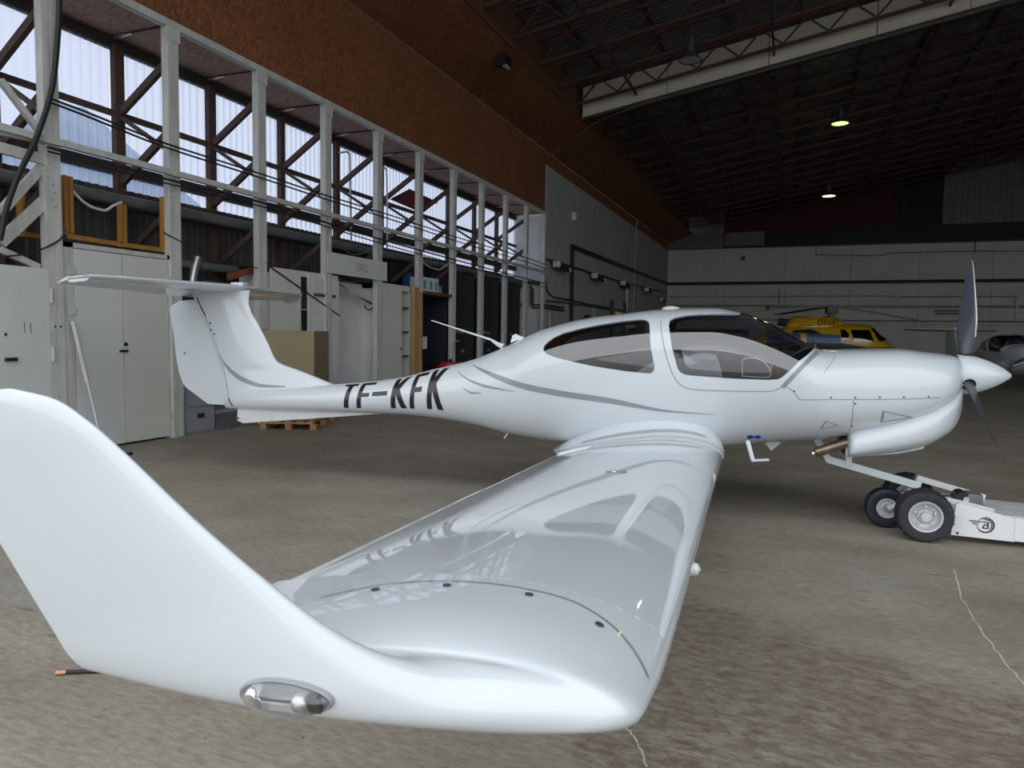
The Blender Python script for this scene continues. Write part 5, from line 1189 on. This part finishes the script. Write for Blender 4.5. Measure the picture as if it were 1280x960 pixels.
for i in range(17):
    px = 985+75*i/16; x = hp(px, 400)[0]
    zt2 = hp(px, [406, 398, 395.3, 394.8, 394.5, 394.5, 394.5, 394.5, 394.5, 394.5, 394.5, 394.6, 394.8, 395.2, 396.8, 400, 405][i])[1]; w_ = .62*(min(1, .35+.65*math.sin(math.pi*min(1, (i+1)/9)/2)) if i < 9 else 1-.35*((i-9)/7)**2)
    cowl.append([(x, w_*math.cos(2*math.pi*k/24), 2.05+(zt2-2.05)*math.sin(2*math.pi*k/24) if math.sin(2*math.pi*k/24) > 0 else 2.05+.5*math.sin(2*math.pi*k/24)) for k in range(24)])
cw = MB().loft(cowl).build('engine_cowling', M['heli_yellow'], t, smooth=True, angle=60)
HB = bvh([body, cw])
hpanel('side_band', [(960, 415), (1050, 418.5), (1051, 428), (960, 427)], M['heli_blue'])
hpanel('lower_hull', [(960, 427.5), (1051, 428.5), (1055, 433), (1085, 434.5), (1118, 434), (1136, 438.5), (1130, 446), (1090, 452), (960, 452)], M['heli_black'], off=.015)
hpanel('door_window', [(1064, 412), (1088, 412.5), (1092, 427), (1067, 427.5)], M['dark_glass'], off=.02); hpanel('rear_window', [(1051, 412), (1057, 412), (1061, 418), (1060, 425), (1051, 425)], M['dark_glass'], off=.02)
hpanel('windscreen', [(1090, 410), (1094, 410.5), (1113, 425), (1101, 427), (1098, 425)], M['dark_glass'], off=.02); hpanel('inlet', [(1000, 406), (1020, 406), (1020, 406.8), (1000, 406.8)], M['heli_black'], off=.02, sub=1)
hpanel('exhaust_grime', [(992, 413), (1015, 411), (1028, 417.5), (992, 416)], M['heli_black'], off=.02)
tx = bpy.data.curves.new('lettering', 'FONT'); tx.body = 'OY-HIY'; tx.size = .46; tx.align_x = 'CENTER'; tx.extrude = .003
to = bpy.data.objects.new('lettering_curve', tx); C.objects.link(to); dg = bpy.context.evaluated_depsgraph_get(); me = bpy.data.meshes.new_from_object(to.evaluated_get(dg)); bpy.data.objects.remove(to)
bm = bmesh.new(); bm.from_mesh(me); bmesh.ops.subdivide_edges(bm, edges=[e for e in bm.edges if e.calc_length() > .1], cuts=2)
a = hp(1036, 402.5, .6); bm.verts.index_update(); lm = MB(); pts = []
for v in bm.verts:
    x, z = a[0]+v.co.x*.55, a[1]+v.co.y*.85-.15; h_, n__, i_, d_ = HB.ray_cast(Vector((x, -4, z)), Vector((0, 1, 0))); pts.append((x, (h_.y if h_ else -.4)-.02-max(0, v.co.z)*2, z))
lm.add(pts, [[v.index for v in f.verts] for f in bm.faces]); bm.free(); lt = props(lm.build('lettering', M['matt_black'], t), 'black letters OY-HIY')
m_ = hp(1040, 383, 0); mt_ = MB().tube([(m_[0], 0, 2.3), (m_[0], 0, m_[1]-.1)], .14, 12).build('rotor_mast', M['pipe'], t); MB().box(m_[0]-.22, m_[0]+.22, -.3, .3, m_[1]-.3, m_[1]+.05).build('rotor_hub', mat('brown_hub', (.10, .085, .07), .6), t, bevel=.05)
for (px, py), (mx, my) in (((1158, 402), (1085, 389)), ((905, 393.5), (975, 386))):
    e = hp(px, py, 0); md_ = hp(mx, my, 0); s0 = Vector((m_[0], 0, m_[1])); pm = Vector((md_[0], 0, md_[1])); pe = Vector((e[0], 0, e[1])); d = MB()
    for a_, b_ in ((s0, pm), (pm, pe)): d.bar(a_, b_, .30, .05)
    d.build('rotor_blade', M['heli_black'], t)
MB().bar((m_[0], 0, m_[1]), (m_[0]-1.5, 5.0, m_[1]-.2), .30, .05).build('rotor_blade', M['heli_black'], t)
MB().tube([(x0+.2, 0, 1.65), (x0-4.8, 0, 1.8)], [.28, .12], 14).build('tail_boom', M['heli_black'], t, smooth=True)
MB().prism([(x0-4.3, 1.7), (x0-5.0, 2.6), (x0-5.4, 2.6), (x0-4.95, 1.7)], -.04, .04).build('tail_fin', M['heli_yellow'], t)
ex_ = hp(978, 404, .2); MB().tube([(ex_[0]+.5, 0, ex_[1]), (ex_[0]-.15, 0, ex_[1]+.05)], .16, 12).build('exhaust', M['black'], t)
for y in (-1.0, 1.0):
    MB().tube([(x0+1.2, y, .05), (x1-1.0, y, .05), (x1-.6, y, .16)], .05, 8).build('skid', M['heli_black'], t)
    for x in (x0+2.2, x1-1.9): MB().tube([(x, y*.55, .75), (x, y, .06)], .04, 8).build('skid_strut', M['heli_black'], t)
# second aeroplane of the same kind, at the right
pl2 = copy_tree(plane)
props(pl2, 'small white aeroplane parked far back at the right edge, dark canopy', 'aeroplane')
pl2.rotation_euler = (0, 0, R(-81)); pl2.location = (6.95, 25.906, 0)
for o in list(pl2.children):
    if o.name.startswith(('registration', 'navigation')): 
        for c_ in list(o.children): bpy.data.objects.remove(c_)
        bpy.data.objects.remove(o)
